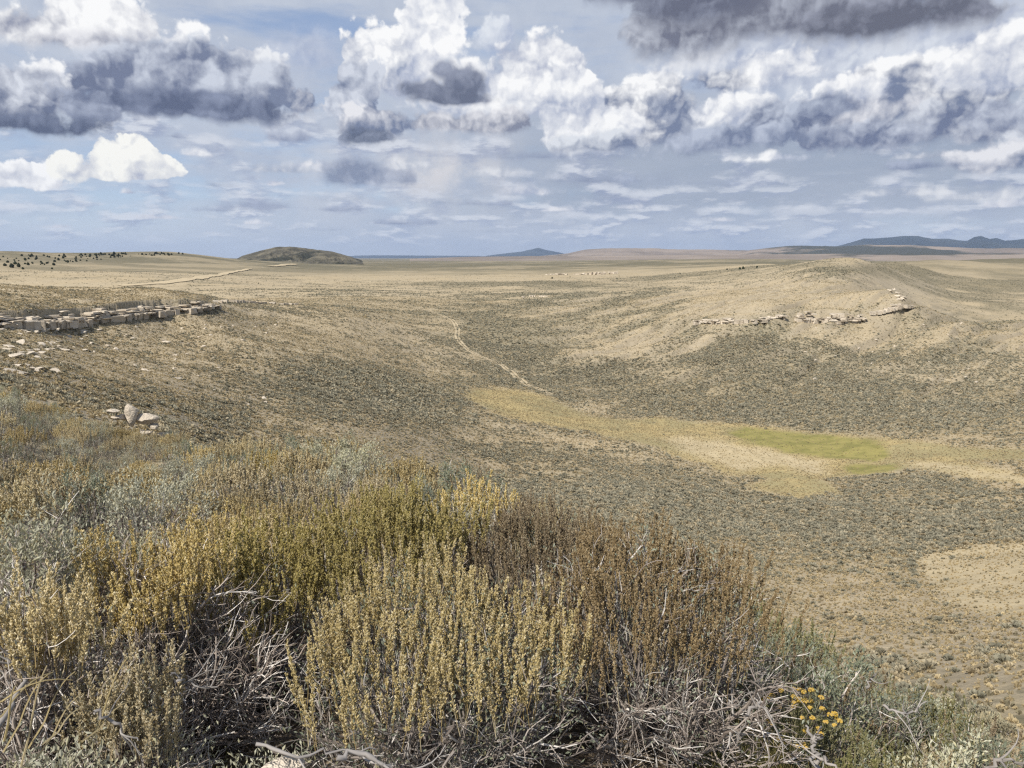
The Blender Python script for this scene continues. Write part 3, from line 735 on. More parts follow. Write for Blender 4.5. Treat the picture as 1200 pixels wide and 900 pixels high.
# ------------------------------------------------------------------ plant materials (colour varies leaf by leaf)
def plant_mat(name, c0, c1, c2=None, transl=0.25, tnoise=None, rough=.8):
    m, b = newmat(name)
    rnd = geo('Random Per Island')
    c = mix(rnd, c0 + (1,), c1 + (1,))
    if c2 is not None: c = mix(mrange(mth('FRACT', rnd * 7.31), .72, .8), c, c2 + (1,))
    oi = G.tree.nodes.new('ShaderNodeObjectInfo')
    hsv = G.tree.nodes.new('ShaderNodeHueSaturation')
    _plug(hsv.inputs['Color'], c)
    _plug(hsv.inputs['Value'], X(oi.outputs['Random']) * 0.35 + 0.82)
    _plug(hsv.inputs['Saturation'], mth('FRACT', X(oi.outputs['Random']) * 13.7) * 0.3 + 0.85)
    c = X(hsv.outputs[0])
    _plug(b.inputs['Base Color'], c); b.inputs['Roughness'].default_value = rough
    if transl:
        t = G.tree.nodes.new('ShaderNodeBsdfTranslucent'); _plug(t.inputs[0], c)
        ms_ = G.tree.nodes.new('ShaderNodeMixShader'); ms_.inputs[0].default_value = transl
        out = G.tree.nodes['Material Output']
        G.tree.links.new(b.outputs[0], ms_.inputs[1]); G.tree.links.new(t.outputs[0], ms_.inputs[2]); G.tree.links.new(ms_.outputs[0], out.inputs[0])
    return m
M = {}
M['gold'] = plant_mat('gold_florets', (.45, .35, .145), (.645, .525, .26), (.73, .63, .40), .3)
M['paleg'] = plant_mat('pale_gold_florets', (.40, .31, .15), (.56, .46, .26), (.62, .54, .36), .3)
M['olive'] = plant_mat('olive_florets', (.30, .25, .10), (.47, .395, .18), (.55, .475, .26), .3)
M['brown'] = plant_mat('brown_florets', (.18, .128, .068), (.32, .235, .13), (.43, .34, .21), .25)
M['green'] = plant_mat('green_spikes', (.16, .165, .065), (.28, .26, .11), (.37, .33, .17), .3)
M['silver'] = plant_mat('silver_leaves', (.37, .36, .255), (.54, .525, .395), (.47, .435, .28), .25)
M['greyleaf'] = plant_mat('grey_green_leaves', (.19, .21, .145), (.33, .35, .26), (.27, .25, .15), .25)
M['leaf'] = plant_mat('green_leaves', (.12, .125, .04), (.24, .225, .085), (.30, .24, .10), .35)
M['bark'] = plant_mat('grey_bark', (.12, .10, .085), (.31, .265, .225), (.50, .46, .41), 0)
M['twig'] = plant_mat('grey_twigs', (.15, .12, .10), (.36, .31, .265), (.56, .52, .47), 0)
M['stalk'] = plant_mat('tan_stalks', (.24, .18, .09), (.42, .33, .18), (.5, .43, .29), .1)
M['straw'] = plant_mat('straw_grass', (.36, .28, .13), (.55, .45, .24), (.26, .22, .10), .3)
M['yellow'] = plant_mat('yellow_flower_heads', (.62, .42, .10), (.72, .53, .19), (.55, .40, .18), .25)
M['deadwood'] = plant_mat('bleached_dead_wood', (.20, .18, .16), (.33, .30, .27), None, 0)
# ------------------------------------------------------------------ sagebrush: woody tangle below, upright flower stalks and leaf tufts above
def canopy_pts(n, Rad, H, rng, rmax=1.0, flat=.55, sx=1.0):
    rho = np.sqrt(rng.uniform(0, 1, n)) * rmax; ph = rng.uniform(0, 2 * PI, n)
    lump = 1 + .16 * np.sin(ph * 3 + rng.uniform(0, 6)) + .10 * np.sin(ph * 5 + rng.uniform(0, 6))
    x = rho * np.cos(ph) * Rad * lump * sx; y = rho * np.sin(ph) * Rad * lump
    hump = vnoise(x / (.35 * Rad) + 20, y / (.35 * Rad) + 20, int(rng.integers(1e6)))
    z = H * (1 - flat * rho ** 2.2) * (.84 + .24 * hump)
    return np.stack([x, y, z], -1), rho, ph

def build_sage(seed, Rad, H, spikes=220, spike_len=.24, florets=34, fl_size=.0042, leaves=2500, leaf_len=.017, stems=46, twigs=5, twiglets=5,
               flat=.55, lean=.22, canopy=.74, sx=1.0, sides=4, stem_r=.009, leaf_spread=.05, spike_rho=.86, spike_flat=.30):
    """returns {part: mesh arrays} about the root collar at the origin"""
    rng = np.random.default_rng(seed)
    wood = MB()
    Hc = H * canopy                                                   # woody canopy; the stalks stand above it
    tgt, rho, ph = canopy_pts(stems, Rad * .95, Hc, rng, 1.0, flat, sx)
    a0 = ph + rng.normal(0, .4, stems)
    P0 = np.stack([np.cos(a0) * Rad * .10 * rho, np.sin(a0) * Rad * .10 * rho, np.full(stems, -.03)], -1)
    P1 = P0 * .4 + tgt * np.array([.62, .62, .30]) + rng.normal(0, .05 * Rad, (stems, 3))
    t = np.linspace(0, 1, 9)[None, :, None]
    S = (1 - t) ** 2 * P0[:, None] + 2 * t * (1 - t) * P1[:, None] + t * t * tgt[:, None]
    S[:, 1:-1] += np.cumsum(rng.normal(0, .020 * Rad, (stems, 7, 3)), 1)
    rad = stem_r * rng.uniform(.6, 1.5, (stems, 1)) * (1 - .72 * np.linspace(0, 1, 9)[None])
    wood.add(*tubes(S, rad, sides + 1))
    tips = [S[:, -1]]
    if twigs:
        p, d = spawn(S, twigs, .28, .98, rng); n = len(p)
        d2 = norm(d + rng.normal(0, .62, (n, 3)) + norm(p * [1, 1, 0]) * .35)
        L = rng.uniform(.14, .36, n) * (.5 * Rad + .5 * H)
        T1 = wander(p, d2, L, 6, .17, .05, rng, .06)
        wood.add(*tubes(T1, stem_r * .46 * rng.uniform(.6, 1.3, (n, 1)) * (1 - .65 * np.linspace(0, 1, 6)[None]), sides))
        tips.append(T1[:, -1])
        if twiglets:
            p, d = spawn(T1, twiglets, .2, 1.0, rng); n = len(p)
            d2 = norm(d + rng.normal(0, .70, (n, 3)) + np.array([0, 0, .12]))
            T2 = wander(p, d2, rng.uniform(.035, .12, n) * (.5 + .7 * H), 4, .20, .06, rng, .08)
            wood.add(*tubes(T2, stem_r * .19 * rng.uniform(.6, 1.5, (n, 1)) * (1 - .5 * np.linspace(0, 1, 4)[None]), 3))
            tips.append(T2[:, -1])
    out = {'branches': wood}
    if spikes:
        b, rho, ph = canopy_pts(spikes, Rad, Hc, rng, spike_rho, spike_flat, sx)
        b[:, 2] -= rng.uniform(-.02, .07, spikes) * H
        d = norm(np.stack([b[:, 0] / Rad * lean, b[:, 1] / Rad * lean, np.ones(spikes)], -1) + rng.normal(0, .13, (spikes, 3)))
        L = spike_len * rng.uniform(.42, 1.15, spikes) * (1 - .25 * rho)
        K = wander(b - d * .05, d, L + .05, 6, .035, .05, rng, .02)
        sp = MB(); sp.add(*tubes(K, np.full((spikes, 6), .0012) * np.linspace(1.2, .5, 6)[None], 3))
        out['flower_stalks'] = sp
        nf = np.maximum(6, (2.8 * florets * L / spike_len).astype(int))
        ii = np.repeat(np.arange(spikes), nf); n = len(ii)
        tt = rng.uniform(.30, 1.0, n) ** .9
        f = tt * 4.999; k = f.astype(int); u = (f - k)[:, None]
        pos = K[ii, k] * (1 - u) + K[ii, k + 1] * u
        env = np.where(tt < .5, 1.0, 1.25 - .75 * tt)
        off = rng.normal(0, 1, (n, 3)) * np.array([1, 1, .7]); pos = pos + norm(off) * (rng.uniform(.25, 1.0, n) * (.0065 + fl_size) * env)[:, None]
        fv, ff = scatter(OCT_V * np.array([.62, .62, 1.5]), OCT_F, pos, fl_size * rng.uniform(.55, 1.4, n), rng, 'ax', norm(norm(off) * .75 + np.array([0, 0, 1.0])))
        fl = MB(); fl.add(fv, ff); out['flower_spikes'] = fl
    if leaves:
        tp = np.concatenate(tips); tp = tp[tp[:, 2] > .34 * Hc]
        w_ = np.clip(tp[:, 2] / Hc, .1, 1) ** 1.5; w_ = w_ * (.3 + vnoise(tp[:, 0] / (.2 * Rad) + 7, tp[:, 1] / (.2 * Rad) + 7, seed) ** 2 * 2)
        ii = rng.choice(len(tp), leaves, p=w_ / w_.sum())
        pos = tp[ii] + rng.normal(0, 1, (leaves, 3)) * leaf_spread * .35 + np.array([0, 0, 1]) * rng.uniform(-.4, 1.2, leaves)[:, None] * leaf_spread
        ax = norm(rng.normal(0, .75, (leaves, 3)) + np.array([0, 0, .95]) + norm(tp[ii] * [1, 1, .2]) * .5)
        s = leaf_len * rng.uniform(.6, 1.4, leaves)
        lv, lf = scatter(LEAF_V, LEAF_F, pos, np.stack([s * 1.5, s * 1.5, s], -1), rng, 'ax', ax)
        l_ = MB(); l_.add(lv, lf); out['leaves'] = l_
    return out

def put_bush(name, label, loc, parts, mats, group=None, cat='shrub', rotz=0.0, labels=None):
    root = tag(empty(name, loc, rotz), label, cat, group)
    for pn, mb in parts.items():
        o = link(pn, mb.mesh(pn), M[mats[pn]], root)
        if labels and pn in labels: o['label'] = labels[pn]
        if pn in ('leaves', 'flower_spikes', 'flower_stalks'): o['kind'] = 'stuff'
    return root

SM = lambda fl, lf='greyleaf', wd='twig': {'branches': wd, 'flower_stalks': 'stalk', 'flower_spikes': fl, 'leaves': lf}
def spot(x, r): return at_dist(x, r)

# the bushes of the knoll's front row, each one its own plant
put_bush('sagebrush', 'broad sagebrush with dense straw gold flower spikes and bare twigs at front centre', spot(508, 2.50),
         build_sage(11, .60, .70, 420, .25, 44, .0038, 7000, .016, 72, 7, 7, flat=.62, canopy=.72, lean=.12, spike_rho=.76, spike_flat=.20), SM('gold'))
put_bush('sagebrush', 'large rounded sagebrush with rusty brown spikes over a tangle of bare grey twigs', spot(765, 2.95),
         build_sage(12, .56, .90, 520, .27, 36, .0036, 3600, .016, 96, 8, 7, flat=.55, canopy=.70, lean=.18, spike_rho=.80, spike_flat=.30), SM('brown'))
put_bush('sagebrush', 'brown spiked sagebrush standing behind between the gold bush and the rusty one', spot(640, 3.75),
         build_sage(13, .46, .80, 420, .27, 30, .0040, 1500, .016, 40, 5, 4, flat=.40, canopy=.72), SM('brown'))
put_bush('sagebrush', 'wide dome shaped sagebrush covered in olive yellow spikes above a dark hollow', spot(445, 3.60),
         build_sage(14, .50, .86, 560, .30, 38, .0044, 1400, .016, 50, 6, 5, flat=.42, canopy=.70), SM('olive'))
put_bush('sagebrush', 'olive gold sagebrush with long stalks left of the dome shaped one', spot(285, 3.35),
         build_sage(15, .34, .86, 280, .32, 34, .0042, 1200, .016, 46, 6, 6, flat=.42, canopy=.66), SM('olive'))
put_bush('sagebrush', 'tan gold sagebrush with upright spikes over a wide mass of bare grey twigs', spot(158, 3.05),
         build_sage(16, .44, 1.00, 230, .25, 34, .0041, 900, .016, 100, 8, 8, flat=.72, canopy=.68, spike_rho=.58, spike_flat=.12), SM('gold'))
put_bush('sagebrush', 'silver leaved sagebrush without flower spikes beside the tan gold one', spot(20, 3.15),
         build_sage(17, .33, .84, 0, 0, 0, 0, 7500, .020, 60, 6, 6, flat=.45, canopy=.97, leaf_spread=.05), SM('paleg', 'silver'))
put_bush('sagebrush', 'pale gold sagebrush cut off by the frame over gnarled grey stems', spot(2, 2.50),
         build_sage(18, .28, .90, 150, .21, 42, .0039, 900, .015, 70, 8, 7, flat=.65, canopy=.72, spike_rho=.7, spike_flat=.1), SM('gold'))
put_bush('sagebrush', 'small slanting sagebrush with pale gold plumes above silvery twigs', spot(124, 2.28),
         build_sage(19, .17, .68, 110, .22, 40, .0038, 2200, .015, 50, 6, 6, flat=.6, canopy=.70, spike_rho=.8, spike_flat=.1), SM('paleg', 'silver'))
put_bush('sagebrush', 'low silver leaved sage tuft at the very bottom corner', spot(20, 2.02),
         build_sage(20, .20, .46, 0, 0, 0, 0, 4200, .018, 40, 6, 5, flat=.5, canopy=.97, leaf_spread=.035), SM('paleg', 'silver'))
put_bush('sagebrush', 'tiny silver sage sprig under the left edge of the front gold bush', spot(292, 2.12),
         build_sage(21, .085, .38, 0, 0, 0, 0, 800, .017, 16, 4, 4, flat=.5, canopy=.95, leaf_spread=.03, stem_r=.005), SM('paleg', 'silver'))

# dead bleached branches lying at the foot of the front bushes
def dead_branch(label, pts, r0, forks, seed, group=None):
    rng = np.random.default_rng(seed); pts = np.array(pts, float)
    t = np.linspace(0, len(pts) - 1, 14); P = np.stack([np.interp(t, np.arange(len(pts)), pts[:, k]) for k in range(3)], -1)
    P[1:-1] += rng.normal(0, .006, (12, 3))
    o0 = P[0].copy(); P = P - o0
    mb = MB(); mb.add(*tubes(P[None], np.linspace(r0, r0 * .35, 14)[None] * (1 + .15 * rng.normal(0, 1, (1, 14))), 6))
    p, d = spawn(P[None], forks, .25, .95, rng)
    T = wander(p, norm(d + rng.normal(0, .6, d.shape)), rng.uniform(.06, .2, len(p)), 7, .14, .03, rng, .08)
    mb.add(*tubes(T, np.full((len(p), 1), r0 * .5) * np.linspace(1, .3, 7)[None], 5))
    return tag(link('dead_branch', mb.mesh('dead_branch', True), M['deadwood'], None, o0), label, 'branch', group)
def lift(x, y, r, dz=0.0):
    d = ray(x, y); return d / math.hypot(d[0], d[1]) * r + np.array([0, 0, dz])
dead_branch('bleached dead branch curving along the foot of the front gold bush', [lift(300, 872, 1.98), lift(345, 888, 1.93), lift(385, 880, 1.96), lift(440, 878, 2.0)], .006, 4, 1)
dead_branch('thick pale forked dead branch at the bottom edge under the gold bush', [lift(395, 888, 1.84), lift(432, 884, 1.86), lift(455, 902, 1.86), lift(500, 915, 1.9)], .008, 5, 2)
dead_branch('upright forked grey dead branch beside the yellow flower heads', [lift(955, 905, 2.3), lift(953, 880, 2.32), lift(952, 868, 2.34), lift(944, 850, 2.36)], .009, 0, 3)
dead_branch('short bleached fork rising from the upright dead branch', [lift(952, 870, 2.34), lift(957, 863, 2.33), lift(961, 852, 2.31)], .006, 0, 4)
dead_branch('hooked pale branch arching across the bottom beside the flower heads', [lift(955, 893, 2.28), lift(968, 889, 2.25), lift(980, 897, 2.22), lift(985, 912, 2.2)], .007, 1, 5)
dead_branch('pale bent branch poking from the twiggy right side of the rusty bush', [lift(872, 838, 2.35), lift(888, 828, 2.4), lift(891, 826, 2.4), lift(905, 842, 2.38)], .006, 3, 6)
dead_branch('twisted white dead branch lying on the green slope at right', [lift(1035, 826, 3.3), lift(1052, 835, 3.3), lift(1072, 832, 3.35), lift(1086, 822, 3.35)], .006, 6, 7)
dead_branch('thin bleached twig standing out of the slope left of the olive sprays', [lift(1017, 805, 3.6), lift(1020, 796, 3.6), lift(1025, 790, 3.6)], .006, 1, 8)
dead_branch('curved bleached branch at the bottom right corner under silver sage', [lift(1150, 905, 2.5), lift(1175, 893, 2.5), lift(1205, 890, 2.52)], .008, 3, 9)
dead_branch('gnarled grey limb under the pale gold bush at the left edge', [lift(-5, 860, 2.2), lift(18, 815, 2.28), lift(36, 785, 2.35), lift(30, 760, 2.4)], .009, 5, 10)
dead_branch('pale twig slanting across the green herbs in the left corner', [lift(110, 835, 1.95), lift(140, 850, 1.95), lift(162, 868, 1.93)], .005, 3, 11)
dead_branch('white twig reaching into the dark hollow between the bushes', [lift(200, 790, 2.2), lift(222, 802, 2.2), lift(255, 805, 2.15)], .004, 4, 12)

# rabbitbrush with knobbly yellow heads
def rabbit(label, x, r, seed, heads, Rad, H):
    rng = np.random.default_rng(seed)
    root = tag(empty('rabbitbrush', spot(x, r)), label, 'shrub')
    tg, rho, ph = canopy_pts(heads, Rad, H, rng, 1, .3)
    S = np.zeros((heads, 7, 3)); t = np.linspace(0, 1, 7)[None, :, None]
    S = t * tg[:, None] * np.array([1, 1, 1]); S[:, :, :2] *= (t ** .7); S[:, 1:-1] += rng.normal(0, .006, (heads, 5, 3))
    mb = MB(); mb.add(*tubes(S, np.full((heads, 7), .0018), 3)); link('stems', mb.mesh('stems'), M['green'], root)['kind'] = 'stuff'
    k = 26; ii = np.repeat(np.arange(heads), k); q = norm(rng.normal(0, 1, (heads * k, 3))); q[:, 2] = np.abs(q[:, 2]) * .6
    v, f = scatter(OCT_V, OCT_F, S[ii, -1] + q * (.0105 * rng.uniform(.6, 1.15, heads)[ii])[:, None], .0042 * rng.uniform(.7, 1.3, heads * k), rng)
    mb = MB(); mb.add(v, f); link('flower_heads', mb.mesh('flower_heads'), M['yellow'], root)['kind'] = 'stuff'
    p, d = spawn(S, 22, .15, .97, rng)
    L = .034 * rng.uniform(.6, 1.4, len(p))
    v, f = scatter(LEAF_V, LEAF_F, p, np.stack([L * .5, L * .5, L], -1), rng, 'ax', norm(d + rng.normal(0, .5, d.shape)))
    mb = MB(); mb.add(v, f); link('leaves', mb.mesh('leaves'), M['green'], root)['kind'] = 'stuff'
rabbit('rabbitbrush with knobbly golden yellow flower heads beside the forked dead branch', 958, 3.05, 5, 52, .14, .44)
rabbit('low rabbitbrush with faded yellow heads at the bottom edge', 900, 2.42, 6, 54, .12, .22)
rabbit('small yellow headed sprig in the twigs under the rusty bush', 762, 2.25, 7, 6, .05, .12)
# ------------------------------------------------------------------ plants of the ridge, the right hand slope and the hillsides
def proto_sage(name, seed, label, fl, lf, **kw):
    parts = build_sage(seed, **kw)
    root = put_bush(name, label, (0, 0, 0), parts, SM(fl, lf))
    return root
MID = dict(Rad=.42, H=.72, stems=26, twigs=4, twiglets=2, florets=20, sides=3, stem_r=.010)
P_ = {
 'gold': proto_sage('sagebrush', 101, 'x', 'paleg', 'greyleaf', spikes=130, spike_len=.24, fl_size=.0080, leaves=900, leaf_len=.026, canopy=.70, **MID),
 'gold2': proto_sage('sagebrush', 102, 'x', 'gold', 'silver', spikes=110, spike_len=.27, fl_size=.0080, leaves=1100, leaf_len=.026, canopy=.68, **MID),
 'silver': proto_sage('sagebrush', 103, 'x', 'paleg', 'silver', spikes=0, leaves=2600, leaf_len=.030, canopy=.92, leaf_spread=.07, **MID),
 'silver2': proto_sage('sagebrush', 104, 'x', 'paleg', 'silver', spikes=26, spike_len=.22, fl_size=.0075, leaves=2400, leaf_len=.028, canopy=.86, leaf_spread=.07, **MID),
 'green': proto_sage('sagebrush', 105, 'x', 'green', 'greyleaf', spikes=140, spike_len=.26, fl_size=.0062, leaves=1500, leaf_len=.026, canopy=.66, leaf_spread=.06, **MID),
 'grey': proto_sage('sagebrush', 106, 'x', 'brown', 'greyleaf', spikes=20, spike_len=.16, fl_size=.0062, leaves=1900, leaf_len=.026, canopy=.88, leaf_spread=.06, **MID),
}
USED = {k: False for k in P_}
def place(kind, loc, label, group, rz, sc, tilt=(0, 0)):
    if not USED[kind]:
        USED[kind] = True; o = P_[kind]
        o.location = tuple(float(v) for v in loc); o.rotation_euler = (tilt[0], tilt[1], rz); o.scale = (sc,) * 3
        o['label'] = label; o['group'] = group
        return o
    return copy_thing(P_[kind], loc, rz, sc, label, group, tilt)

rng = np.random.default_rng(77)
LAB_RIDGE = {'gold': 'pale gold spiked sagebrush in the mixed band along the left ridge', 'gold2': 'pale gold spiked sagebrush in the mixed band along the left ridge',
             'silver': 'silvery leaved sagebrush in the mixed band along the left ridge', 'silver2': 'silvery leaved sagebrush in the mixed band along the left ridge',
             'grey': 'dull grey green sagebrush in the mixed band along the left ridge'}
GR_RIDGE = {'gold': 'pale gold sagebrush of the left ridge', 'gold2': 'pale gold sagebrush of the left ridge', 'silver': 'silvery sagebrush of the left ridge', 'silver2': 'silvery sagebrush of the left ridge', 'grey': 'dull grey sagebrush of the left ridge'}
taken = []
def free(x, y, d):
    for (a, b, e) in taken:
        if (a - x) ** 2 + (b - y) ** 2 < (.5 * (d + e)) ** 2: return False
    taken.append((x, y, d)); return True
for r_, x_ in ((2.5, 508), (2.95, 765), (3.6, 445), (3.35, 285), (3.05, 158), (3.15, 20)):
    q = at_dist(x_, r_); taken.append((q[0], q[1], .8))
def ridge_edge(px):                                                    # how far out the knoll carries its brush
    return float(np.interp(px, [-120, 0, 120, 200, 300, 420, 560, 700], [34, 33, 27, 22, 13.5, 8.5, 6.5, 5.0]))
nr = 0
for _ in range(6000):
    px = rng.uniform(-70, 640); r1 = ridge_edge(px); r0 = 3.9
    r = math.sqrt(rng.uniform(r0 ** 2, r1 ** 2)); q = at_dist(px, r)
    sc = rng.uniform(.62, 1.1) * (1.0 if r > 6 else .85)
    if px > 330 and r < 5.2: continue
    if not free(q[0], q[1], .66 * sc): continue
    v = float(vnoise(q[0] / 1.7 + 5, q[1] / 1.7 + 9, 63)) + rng.normal(0, .13) - .10
    k = ('silver' if rng.random() < .5 else 'silver2') if v > .56 else ('gold' if v > .30 else ('gold2' if v > .16 else 'grey'))
    if px > 420 and k.startswith('silver'): k = 'gold2'
    place(k, q - [0, 0, .03], LAB_RIDGE[k], GR_RIDGE[k], rng.uniform(0, 6.28), sc, tuple(rng.normal(0, .06, 2)))
    nr += 1
    if nr >= 195: break
# the slope falling away at the right
LAB_R = {'green': 'olive green sagebrush with upright sprays on the slope at lower right', 'grey': 'grey green leafy sagebrush on the slope at lower right', 'silver2': 'silvery sagebrush with few spikes on the slope at lower right'}
GR_R = {'green': 'olive green sagebrush of the lower right slope', 'grey': 'grey green sagebrush of the lower right slope', 'silver2': 'silvery sagebrush of the lower right slope'}
ng = 0
for _ in range(4000):
    px = rng.uniform(840, 1290); r = math.sqrt(rng.uniform(2.7 ** 2, np.interp(px, [840, 1000, 1290], [6.2, 6.0, 6.4]) ** 2)); q = at_dist(px, r)
    if px < 900 and r < 3.6: continue
    if 915 < px < 1010 and r < 3.6: continue
    sc = rng.uniform(.52, .85)
    if not free(q[0], q[1], .50 * sc): continue
    k = 'grey' if rng.random() < .42 else ('green' if rng.random() < .78 else 'silver2')
    place(k, q - [0, 0, .03], LAB_R[k], GR_R[k], rng.uniform(0, 6.28), sc, tuple(rng.normal(0, .08, 2)))
    ng += 1
    if ng >= 80: break
print('RIDGE', nr, 'RIGHT', ng)

# grasses and herbs underfoot: nobody could count them
def blades(name, pts, Lm, mat, rng, lean=.35, w=.0022, seg=4, kind='stuff'):
    n = len(pts)
    d = norm(np.stack([rng.normal(0, lean, n), rng.normal(0, lean, n), np.ones(n)], -1))
    P = wander(pts, d, Lm * rng.uniform(.45, 1.25, n), seg, .05, -.10, rng, .06)
    side = norm(np.stack([rng.normal(0, 1, n), rng.normal(0, 1, n), np.zeros(n)], -1))
    ww = w * np.linspace(1, .25, seg)
    V = np.stack([P - side[:, None] * ww[None, :, None], P + side[:, None] * ww[None, :, None]], 2)
    idx = np.arange(n * seg * 2).reshape(n, seg, 2)
    F = np.stack([idx[:, :-1, 0], idx[:, :-1, 1], idx[:, 1:, 1], idx[:, 1:, 0]], -1).reshape(-1, 4)
    mb = MB(); mb.add(V, F)
    return tag(link(name, mb.mesh(name), mat), kind=kind)
def pts_in(n, x0, x1, r0, r1, rng, clump=.5, pw_=2):
    px = rng.uniform(x0, x1, n); r = (rng.uniform(r0 ** pw_, r1 ** pw_, n)) ** (1 / pw_)
    a = np.array(az_of(px, 500.0)); x = np.sin(a) * r; y = np.cos(a) * r
    k = vnoise(x / .28, y / .28, 91) > clump * rng.uniform(.6, 1.4, n)
    x, y = x[k], y[k]
    return np.stack([x, y, hsamp(x, y)], -1)
rng = np.random.default_rng(5)
blades('dry_grass', pts_in(26000, -60, 640, 3.5, 26, rng, .5, 1.3), .26, M['straw'], rng)
blades('green_grass', pts_in(30000, 830, 1300, 2.3, 5.8, rng, .38), .17, M['green'], rng, w=.0017)
blades('slope_grass', pts_in(9000, 820, 1300, 2.3, 5.8, rng, .5), .24, M['straw'], rng, w=.0014)
blades('knoll_grass', pts_in(5200, 130, 330, 1.75, 2.6, rng, .45), .16, M['leaf'], rng, w=.0016)
# herbs with small round leaves in the lower left
q = pts_in(3600, 120, 345, 1.72, 2.35, rng, .40)
tp = np.repeat(q, 16, 0) + rng.normal(0, .02, (len(q) * 16, 3)) + np.array([0, 0, 1]) * rng.uniform(0, .19, len(q) * 16)[:, None]
v, f = scatter(LEAF_V * np.array([2.0, 2.0, 1]), LEAF_F, tp, .011 * rng.uniform(.6, 1.4, len(tp)), rng, 'full')
mb = MB(); mb.add(v, f); tag(link('herbs', mb.mesh('herbs'), M['leaf']), kind='stuff')
# tall bleached grass stalks leaning across the left corner, each one on its own
for i, (x0, y0, x1, y1, r) in enumerate([(3, 838, 62, 788, 1.92), (2, 822, 84, 797, 1.95), (22, 850, 57, 790, 1.94), (35, 858, 55, 780, 1.96), (52, 846, 88, 787, 1.98), (62, 862, 99, 812, 1.95), (68, 858, 104, 830, 1.93), (118, 853, 160, 822, 1.95), (120, 838, 150, 770, 2.0), (10, 846, 20, 802, 1.9)]):
    a = lift(x0, y0, r); b = lift(x1, y1, r + .05); t = np.linspace(0, 1, 6)[:, None]
    Pth = a * (1 - t) + b * t + np.array([0, 0, .02]) * (4 * t * (1 - t)); g0 = a.copy()
    ext = a + (a - b) * .5; Pth = np.concatenate([ext[None], Pth]) - g0
    mb = MB(); mb.add(*tubes(Pth[None], np.linspace(.0026, .0012, 7)[None], 4))
    tag(link('grass_stalk', mb.mesh('grass_stalk'), M['straw'], None, g0), 'tall bleached grass stalk leaning across the dark twigs at lower left', 'grass', 'bleached grass stalks of the lower left corner')

# ---- hillside shrubs beyond the knoll
rng = np.random.default_rng(31)
def petals(n, seed, w=.30):
    r = np.random.default_rng(seed); q = norm(r.normal(0, 1, (n, 3))); q[:, 2] = np.abs(q[:, 2]) * 1.0 + .05
    q = norm(q) * r.uniform(.65, 1.15, (n, 1)); t = norm(np.cross(q, r.normal(0, 1, (n, 3)))) * w * r.uniform(.6, 1.3, (n, 1))
    V = np.concatenate([[[0, 0, -.15]], np.stack([q - t, q + t], 1).reshape(-1, 3)]); F = np.array([[0, 1 + 2 * i, 2 + 2 * i] for i in range(n)])
    return V, F
PET = {n: [petals(n, 50 + k + n, {72: .17, 40: .22, 20: .30, 10: .42}[n]) for k in range(5)] for n in (72, 40, 20, 10)}
def lump(V, seed, amp, flat=.7):
    r = np.random.default_rng(seed); f = 1 + amp * r.normal(0, 1, len(V)); W_ = V * f[:, None]
    W_[:, 2] = W_[:, 2] * flat; W_[:, 2] = np.maximum(W_[:, 2], -.22); return W_
def shrub_field(r0, r1, n, size, rng, azlim=36.5, open_=False):
    az = rng.uniform(-R_(azlim), R_(azlim), n); r = np.sqrt(rng.uniform(r0 ** 2, r1 ** 2, n))
    x = np.sin(az) * r; y = np.cos(az) * r; P = np.stack([x, y, hsamp(x, y)], -1)
    s, m_, g_, p_ = cover(P)
    loc = vnoise(x / 3.2, y / 3.2, 55) * .6 + vnoise(x / 9, y / 9, 56) * .4
    keep = rng.uniform(0, 1, n) < np.clip(-.02 + s * .70 + (loc - .5) * 1.0, .03, 1) * (1 - m_ * .96) * (1 - g_) * (1 - p_ * .9)
    if open_: keep = rng.uniform(0, 1, n) < np.clip(1.0 - .6 * s + .2 * m_, 0, 1) * (1 - .6 * p_) * np.clip(.35 + loc * .9, 0, 1) * (1 - .8 * g_)
    dT = np.min(np.hypot(x[:, None] - TRACK[None, ::2, 0], y[:, None] - TRACK[None, ::2, 1]), axis=1) if r1 < 650 else np.full(n, 99.)
    keep &= dT > 2.2
    out = (x < 0) & (r < np.array([ridge_edge(v) for v in survey(P)[0]]) + 2)
    keep &= ~out
    sz = size * np.exp(np.clip(rng.normal(0, .36, n), -.9, .55)) * (.75 + .5 * s)
    return P[keep], sz[keep], s[keep]
m_shrub = plant_mat('hillside_shrub', (.235, .22, .155), (.36, .33, .232), (.43, .37, .245), .2)
m_shrub_b = plant_mat('hillside_shrub_pale', (.36, .285, .16), (.56, .455, .265), (.27, .235, .15), .2)
